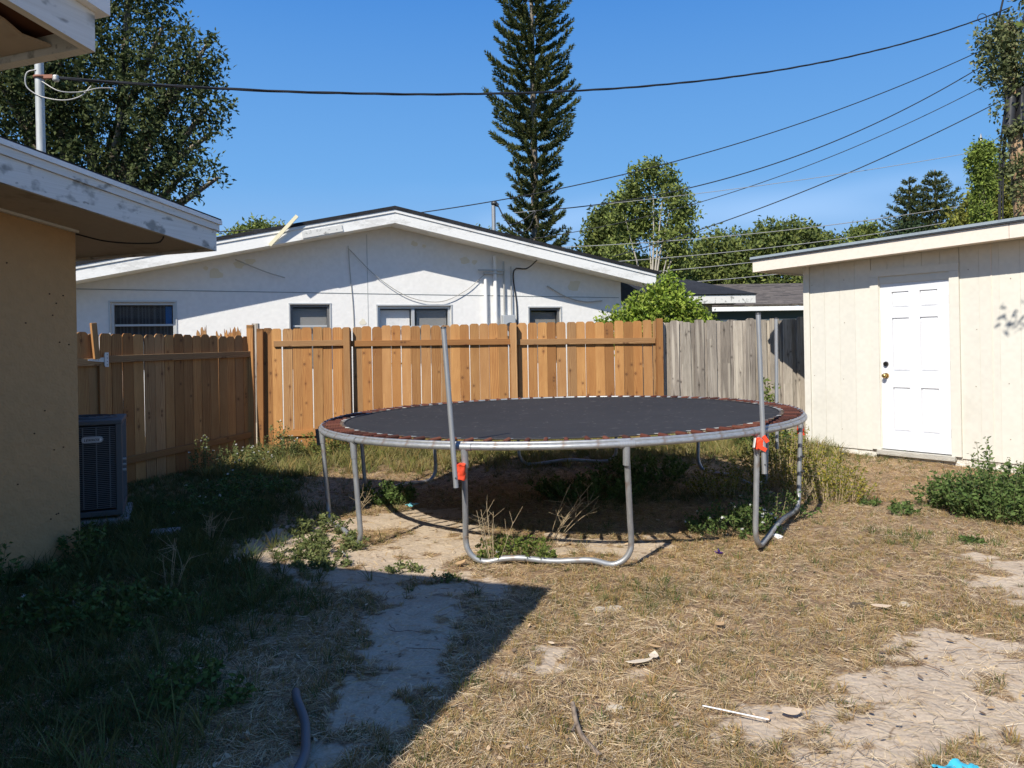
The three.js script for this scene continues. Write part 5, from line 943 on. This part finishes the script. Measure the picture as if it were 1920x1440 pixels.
{
  reseed(801);
  const G1 = [[0.09, 0.15, 0.036], [0.125, 0.19, 0.048], [0.07, 0.12, 0.03], [0.16, 0.22, 0.065]];
  const GY = [[0.28, 0.25, 0.035], [0.38, 0.30, 0.04], [0.18, 0.20, 0.035], [0.13, 0.17, 0.035]];
  const GP = [[0.15, 0.18, 0.06], [0.20, 0.22, 0.08], [0.11, 0.145, 0.045]];
  weed('leafy_weed', 'dense dark green weed mound spreading before the shed door', 4.32, 6.8, 0.46, 0.52, 5200, 0.042, G1, { flat: 0.8 });
  weed('leafy_weed', 'smaller lobe of green weed beside the shed wall', 5.0, 7.15, 0.42, 0.42, 2600, 0.042, G1, { flat: 0.7 });
  weed('leafy_weed', 'green weed sprawl at the left skirt of the mound by the shed', 4.05, 7.2, 0.24, 0.36, 1000, 0.042, G1);
  weed('leafy_weed', 'upright weed sprig standing out of the mound by the shed', 4.85, 7.85, 0.12, 0.62, 220, 0.04, G1, { per: 30 });
  for (const [x, F, r, h, lab] of [[3.42, 7.35, 0.11, 0.09, 'low weed rosette in straw, first of three left of the shed mound'], [3.62, 7.15, 0.09, 0.1, 'low weed rosette in straw, middle of three left of the shed mound'], [3.5, 6.88, 0.13, 0.12, 'wider weed rosette in straw below the other two'], [3.55, 5.94, 0.09, 0.06, 'lone tiny weed on the bare straw before the mound'], [4.85, 9.25, 0.12, 0.14, 'small weed tuft against the shed threshold']]) weed('weed_rosette', lab, x, F, r, h, 220, 0.035, G1, { per: 14 });
  // under and around the trampoline
  weed('yellow_weed', 'yellowing bushy weed beneath the right edge of the trampoline', 2.95, 8.25, 0.55, 0.66, 5200, 0.03, GY, { stemMat: mStemDry, per: 34 });
  weed('yellow_weed', 'yellow-green bushy weed outside the right trampoline leg', 3.15, 7.6, 0.4, 0.5, 2800, 0.028, GY, { stemMat: mStemDry, per: 34 });
  weed('yellow_weed', 'low bushy weed under the mat near the right pole', 2.2, 8.0, 0.42, 0.4, 1800, 0.03, GY, { stemMat: mStemDry });
  weed('grassy_weed', 'green grassy weed clump growing beneath the middle of the mat', 0.75, 8.1, 0.6, 0.26, 1700, 0.045, G1, { up: 0.7 });
  weed('grassy_weed', 'green grassy weed clump under the mat nearer the back fence', 1.5, 8.9, 0.6, 0.3, 1700, 0.045, G1, { up: 0.7 });
  weed('flowering_weed', 'white-flowered green weed at the foot of the right front leg', 1.85, 6.45, 0.38, 0.24, 1700, 0.036, G1, { flower: 0.25 });
  weed('flowering_weed', 'sparse flowering weed between the two right legs', 2.35, 6.95, 0.33, 0.3, 900, 0.034, G1, { flower: 0.2, stemMat: mStemDry });
  weed('leafy_weed', 'low green weed mat left of the trampoline, on sunlit sand', -1.55, 6.1, 0.36, 0.12, 1500, 0.036, GP, { flat: 1.1, flower: 0.06 });
  weed('leafy_weed', 'low green weed patch at the edge of the house shadow', -1.42, 5.62, 0.22, 0.08, 500, 0.036, GP);
  weed('leafy_weed', 'grey-green sprawling weed reaching into the shade beside the leg', -1.72, 6.72, 0.32, 0.18, 800, 0.036, GP);
  weed('weed_rosette', 'pale green weed rosette on sand before the front leg', -0.8, 5.45, 0.14, 0.06, 260, 0.032, GP, { per: 16 });
  weed('weed_rosette', 'thin grassy weed rosette close to the dead stalk', -0.48, 5.2, 0.13, 0.07, 160, 0.03, GP, { per: 12 });
  weed('leafy_weed', 'bright green weed growing over the front base tube', 0.0, 5.72, 0.34, 0.18, 1100, 0.034, [[0.14, 0.19, 0.035], [0.20, 0.235, 0.05], [0.10, 0.14, 0.03]], { flower: 0.08 });
  weed('leafy_weed', 'bushy weed under the left edge of the trampoline', -1.35, 7.95, 0.34, 0.26, 1300, 0.04, G1);
  // by the gate
  weed('tall_weed', 'tall flowering weed against the foot of the gate', -4.0, 9.75, 0.16, 0.62, 420, 0.035, GP, { per: 30, flower: 0.5 });
  weed('tall_weed', 'pale bushy weed between gate and back fence', -3.55, 9.85, 0.4, 0.42, 1300, 0.035, GP, { flower: 0.3 });
  weed('tall_weed', 'upright weed in front of the corner post', -3.2, 10.4, 0.28, 0.62, 1000, 0.036, GP, { per: 30, flower: 0.3 });
  weed('tall_weed', 'leafy green weed along the left end of the brown fence', -2.55, 10.7, 0.5, 0.5, 1700, 0.038, [[0.18, 0.21, 0.045], [0.25, 0.25, 0.06], [0.12, 0.16, 0.04]]);
  weed('tall_weed', 'vine-like weed climbing the grey fence beside the shed', 3.62, 10.75, 0.16, 1.0, 420, 0.07, [[0.14, 0.19, 0.04], [0.19, 0.23, 0.05]], { per: 24 });
  weed('leafy_weed', 'green leafy undergrowth at the foot of the grey fence', 3.3, 10.2, 0.45, 0.42, 1500, 0.05, G1);
  for (const [x, F, h, lab] of [[-3.25, 5.75, 0.35, 'slim weed leaning on the tan wall corner'], [-3.62, 5.15, 0.5, 'slim weed before the tan wall, the taller one'], [-3.35, 5.35, 0.16, 'low weeds along the tan wall foot']]) weed('broad_weed', lab, x, F, 0.22, h, 420, 0.04, G1);
  weed('broad_weed', 'shaded green weed clump beside the concrete slab', -3.0, 7.6, 0.5, 0.2, 1300, 0.04, G1, { flower: 0.1 });
  weed('broad_weed', 'shaded weed clump in the corner of gate and lawn', -3.1, 8.6, 0.6, 0.26, 1500, 0.04, G1, { flower: 0.1 });
  weed('broad_weed', 'shaded broad-leaved weeds under the near eave', -2.55, 4.6, 0.55, 0.2, 1400, 0.045, G1, { flower: 0.05 });
  weed('broad_weed', 'shaded grassy weed clump beside the hose', -1.5, 3.5, 0.3, 0.16, 500, 0.04, G1);
}
// dead stalks
function stalks(label, x, F, n, h, spread, lean) {
  const t = thing('dead_stalks', label, 'dead plant', V(x, groundY(x, F) - 0.01, F), 0, 'dead stalks round the trampoline');
  for (let k = 0; k < n; k++) {
    const l = [], a = rnd() * 6.28, d = new THREE.Vector3(Math.cos(a) * spread + lean[0], rr(0.75, 1.1), Math.sin(a) * spread * 0.6), L = h * rr(0.6, 1.1);
    const pts = [0, 0.33, 0.66, 1].map((s) => new THREE.Vector3(Math.cos(a) * 0.03 + d.x * L * s + lean[1] * s * s * L, d.y * L * s - 0.3 * L * s * s * Math.abs(d.x), d.z * L * s));
    l.push(tube(pts, 0.0016, 12, 4));
    for (let j = 0; j < 4; j++) { const s = rr(0.45, 0.95), i = Math.min(2, Math.floor(s * 3)), p = pts[i].clone().lerp(pts[i + 1], s * 3 - i), e = unit(); e.y = Math.abs(e.y); l.push(rod(p, p.clone().addScaledVector(e, rr(0.05, 0.16)), 0.0013, 0.0008, 4)); }
    part('stalk', l, mStemDry, t);
  }
}
reseed(820);
stalks('dry brown stalks rising beside the front trampoline leg', -0.15, 5.55, 9, 0.55, 0.28, [0.0, 0.05]);
stalks('dead twiggy stalks leaning right under the trampoline', 0.3, 6.15, 8, 0.5, 0.25, [0.5, 0.1]);
stalks('dead grass stalks with pale seed heads in the shade near the house', -2.5, 6.3, 7, 0.34, 0.25, [0.1, 0.1]);
stalks('thin pale seed stalks in the shaded grass by the wall', -2.3, 5.1, 5, 0.35, 0.2, [0.05, 0.05]);
stalks('dry sticks standing round the right rear trampoline leg', 2.75, 7.35, 8, 0.36, 0.4, [-0.1, 0.1]);
stalks('tiny dry stems by the left trampoline legs', -1.55, 7.35, 5, 0.25, 0.3, [0.2, 0.1]);

// ---------------------------------------------------------------- litter on the ground
{
  reseed(901);
  const at = (x, F, dy = 0) => V(x, groundY(x, F) + dy, F);
  single('garden_hose', tube([at(-1.02, 3.5, 0.03), at(-0.985, 3.4, 0.035), at(-0.9, 3.21, 0.035), at(-0.85, 3.04, 0.035), at(-0.82, 2.9, 0.035), at(-0.84, 2.5, 0.035), at(-0.9, 2.0, 0.035)], 0.019, 50, 12), std({ color: lin(0.11, 0.125, 0.135), roughness: 0.6 }), 'blue-grey bent hose end lying in the shade', 'hose');
  // a dead leaf: curled sheet with thickness
  const leaf = (L, w, curl) => { const s = new THREE.Shape(); s.moveTo(-L / 2, 0); s.bezierCurveTo(-L * 0.2, w * 0.7, L * 0.2, w * 0.6, L / 2, 0); s.bezierCurveTo(L * 0.2, -w * 0.6, -L * 0.2, -w * 0.7, -L / 2, 0); const g = new THREE.ExtrudeGeometry(s, { depth: 0.002, bevelEnabled: false, curveSegments: 8 }).rotateX(-Math.PI / 2), p = g.attributes.position; for (let i = 0; i < p.count; i++) p.setY(i, p.getY(i) + curl * Math.pow(p.getX(i) / L * 2, 2) + curl * 0.6 * Math.pow(p.getZ(i) / w * 2, 2)); g.computeVertexNormals(); return g; };
  const dry = [[0.62, 0.48, 0.33], [0.5, 0.33, 0.17], [0.66, 0.56, 0.42], [0.4, 0.25, 0.12]].map((c) => std({ color: lin(...c), roughness: 0.85, side: THREE.DoubleSide }));
  const one = (label, x, F, L, w, m, turn, curl = 0.012) => { const o = single('dead_leaf', leaf(L, w, curl), m, label, 'leaf', undefined); o.position.copy(at(x, F, 0.022)); o.rotation.set(rr(-0.15, 0.15), turn, rr(-0.15, 0.15)); return o; };
  one('large pale curled dead leaf lying on the open straw', 0.61, 3.8, 0.15, 0.05, dry[2], 0.2, 0.02);
  one('torn pale leaf piece touching the large curled leaf', 0.69, 3.86, 0.07, 0.05, dry[2], 1.2, 0.02);
  one('brown leaf beside the dark dirt lump', 2.16, 4.52, 0.12, 0.05, dry[0], -0.2);
  one('orange-brown leaf out on the open lawn', 1.15, 4.33, 0.07, 0.05, dry[1], 0.5);
  one('yellow leaf blade half hidden in straw', 0.72, 4.0, 0.07, 0.02, dry[1], -0.2);
  one('broad tan leaf near the bare sand', 1.16, 3.25, 0.11, 0.06, dry[0], 0.3);
  one('golden leaf lying on sand before the front leg', -0.4, 5.5, 0.1, 0.05, dry[1], 0.7, 0.02);
  const extra = []; for (let k = 0; k < 1300; k++) { const F = 2.6 + 6 * Math.pow(rnd(), 1.4), x = rr(-0.6, 1) * F * 0.7; if (sandMask(x, F) > 0.4 && rnd() < 0.6) continue; extra.push([x, groundY(x, F) + 0.014, F, rr(-0.3, 0.3), rr(0, 6.28), rr(-0.3, 0.3), rr(0.12, 0.75), vary([[0.5, 0.36, 0.22], [0.62, 0.5, 0.35], [0.3, 0.2, 0.11], [0.4, 0.26, 0.13], [0.16, 0.105, 0.065]])]); }
  instanced('leaf_litter', leaf(0.06, 0.028, 0.008), std({ roughness: 0.85, side: THREE.DoubleSide }), extra, 'small dry leaf scraps strewn over the yard', 'leaf litter');
  const twigs = []; const twg = tube([new THREE.Vector3(-0.5, 0, 0), new THREE.Vector3(-0.1, 0.03, 0.05), new THREE.Vector3(0.2, 0.02, -0.04), new THREE.Vector3(0.5, 0.05, 0.06)], 0.010, 8, 5);
  for (let k = 0; k < 560; k++) { const F = 2.6 + 7 * Math.pow(rnd(), 1.3), x = rr(-0.8, 1) * F * 0.7; twigs.push([x, groundY(x, F) + 0.012, F, 0, rr(0, 6.28), rr(-0.1, 0.1), rr(0.04, 0.22), vary([[0.16, 0.10, 0.065], [0.28, 0.2, 0.13], [0.45, 0.36, 0.25]])]); }
  instanced('twig_litter', twg, std({ roughness: 0.9 }), twigs, 'thin twigs scattered among the straw', 'twigs');
  const straw = single('plastic_straw', rod(at(0.80, 3.31, 0.03), at(1.04, 3.17, 0.03), 0.003, 0.003, 8), std({ color: lin(0.82, 0.83, 0.86), roughness: 0.4 }), 'white plastic drinking straw lying on the straw-covered ground', 'straw');
  single('stick', [tube([at(0.235, 3.3, 0.045), at(0.24, 3.17, 0.03), at(0.255, 3.05, 0.025), at(0.31, 2.9, 0.025)], 0.011, 20, 7), tube([at(0.24, 3.17, 0.03), at(0.215, 3.08, 0.03)], 0.006, 6, 5)], std({ map: GREY[1], color: lin(0.7, 0.6, 0.5), roughness: 0.9 }), 'crooked grey-brown stick on the lit straw near the shadow edge', 'stick');
  const cloth = new THREE.PlaneGeometry(0.16, 0.08, 14, 8).rotateX(-Math.PI / 2); { const p = cloth.attributes.position; for (let i = 0; i < p.count; i++) p.setY(i, 0.02 + 0.022 * noise(p.getX(i) * 18, p.getZ(i) * 18, 4) + 0.012 * noise(p.getX(i) * 50, p.getZ(i) * 50, 5)); cloth.computeVertexNormals(); }
  const cl = single('plastic_scrap', cloth, std({ color: lin(0.06, 0.48, 0.62), roughness: 0.45, side: THREE.DoubleSide }), 'crumpled turquoise plastic scrap on the bare sand', 'litter'); cl.position.copy(at(1.6, 2.78, 0.01)); cl.rotation.y = 0.2;
  const cl2 = single('plastic_scrap', cloth.clone().scale(0.9, 1, 0.9), std({ color: lin(0.2, 0.55, 0.6), roughness: 0.5, side: THREE.DoubleSide }), 'pale teal plastic scrap beside the bushy weed under the trampoline', 'litter'); cl2.position.copy(at(-1.02, 7.6, 0.03)); cl2.rotation.y = 1;
  const pebble = new THREE.IcosahedronGeometry(1, 2), mStone = std({ color: lin(0.46, 0.40, 0.31), roughness: 0.9 });
  const rock = (label, x, F, a, b, m = mStone) => { const g = pebble.clone(), p = g.attributes.position; for (let i = 0; i < p.count; i++) { const k = 1 + 0.55 * noise(p.getX(i) * 1.7 + x, p.getY(i) * 1.7, p.getZ(i) * 1.7 + F) + 0.35 * noise(p.getX(i) * 4 + x, p.getY(i) * 4, p.getZ(i) * 4 + F); p.setXYZ(i, p.getX(i) * a * k, p.getY(i) * b * k, p.getZ(i) * a * 0.75 * k); } g.computeVertexNormals(); const o = single('stone', g, m, label, 'stone'); o.position.copy(at(x, F, b * 0.45)); return o; };
  rock('pale limestone chunk among straw', 0.5, 4.62, 0.04, 0.014); rock('crumbled pale shell heap beside the limestone chunk', 0.6, 4.66, 0.05, 0.012);
  rock('white stone lying near the brown leaf', 2.34, 4.6, 0.03, 0.016); rock('crumbly pale rock by the crooked stick', 0.42, 3.33, 0.035, 0.014);
  rock('small pale stone just below the crumbly rock', 0.41, 3.2, 0.022, 0.01); rock('dark dirt lump on the open lawn', 2.06, 4.6, 0.045, 0.022, std({ color: lin(0.1, 0.075, 0.05), roughness: 1 }));
  rock('pale foam scrap at the foot of the right front leg', 2.13, 6.2, 0.04, 0.025, std({ color: lin(0.75, 0.74, 0.7), roughness: 0.9 }));
  const paver = single('paver', new RoundedBoxGeometry(0.24, 0.05, 0.14, 2, 0.012), std({ map: rep(patchTex(19, [0.42, 0.41, 0.40], [0.25, 0.25, 0.24], 0.6, 6, 30), 3), roughness: 0.95 }), 'flat grey paver lying in the shaded weeds', 'paver'); paver.position.copy(at(-3.05, 6.65, 0.03)); paver.rotation.y = 0.3;
  // purple petals below the trampoline
  const pet = new Leaves(); for (let k = 0; k < 10; k++) { const d = unit(); d.y = Math.abs(d.y) * 0.6; pet.add(new THREE.Vector3(rr(-0.03, 0.03), 0.02, rr(-0.02, 0.02)), d.normalize(), perp(d), 0.04, 0.02, [0.13, 0.05, 0.30]); }
  const pt = single('fallen_flower', pet.geo(), mLeaf, 'fallen purple flower on the straw before the trampoline', 'flower'); pt.position.copy(at(1.53, 5.75, 0.01));
}
// a tree at the right-hand fence whose outer twigs shade the shed wall
reseed(950);
broadleaf('side_tree', 'slender leafy tree overhanging the near end of the shed', V(6.6, 0, 4.4), [[4.38, 4.62, 5.78, 0.2], [4.22, 4.2, 5.95, 0.12], [4.75, 5.2, 5.4, 0.4], [5.5, 5.3, 4.8, 0.7], [6.4, 5.6, 4.3, 0.9]], 2600, 0.075, midPal, 0.09, { every: 1 });
// split rail end poking out past the shed corner
{
  const o = single('timber_end', beamGeo(0.9, 0.07, 0.09), mGrey[4], 'weathered timber end jutting out in front of the shed', 'timber'); o.position.copy(V(4.95, 1.06, 6.9)); o.rotation.set(0, 0.3, -0.72);
}
renderer.render(scene, camera);
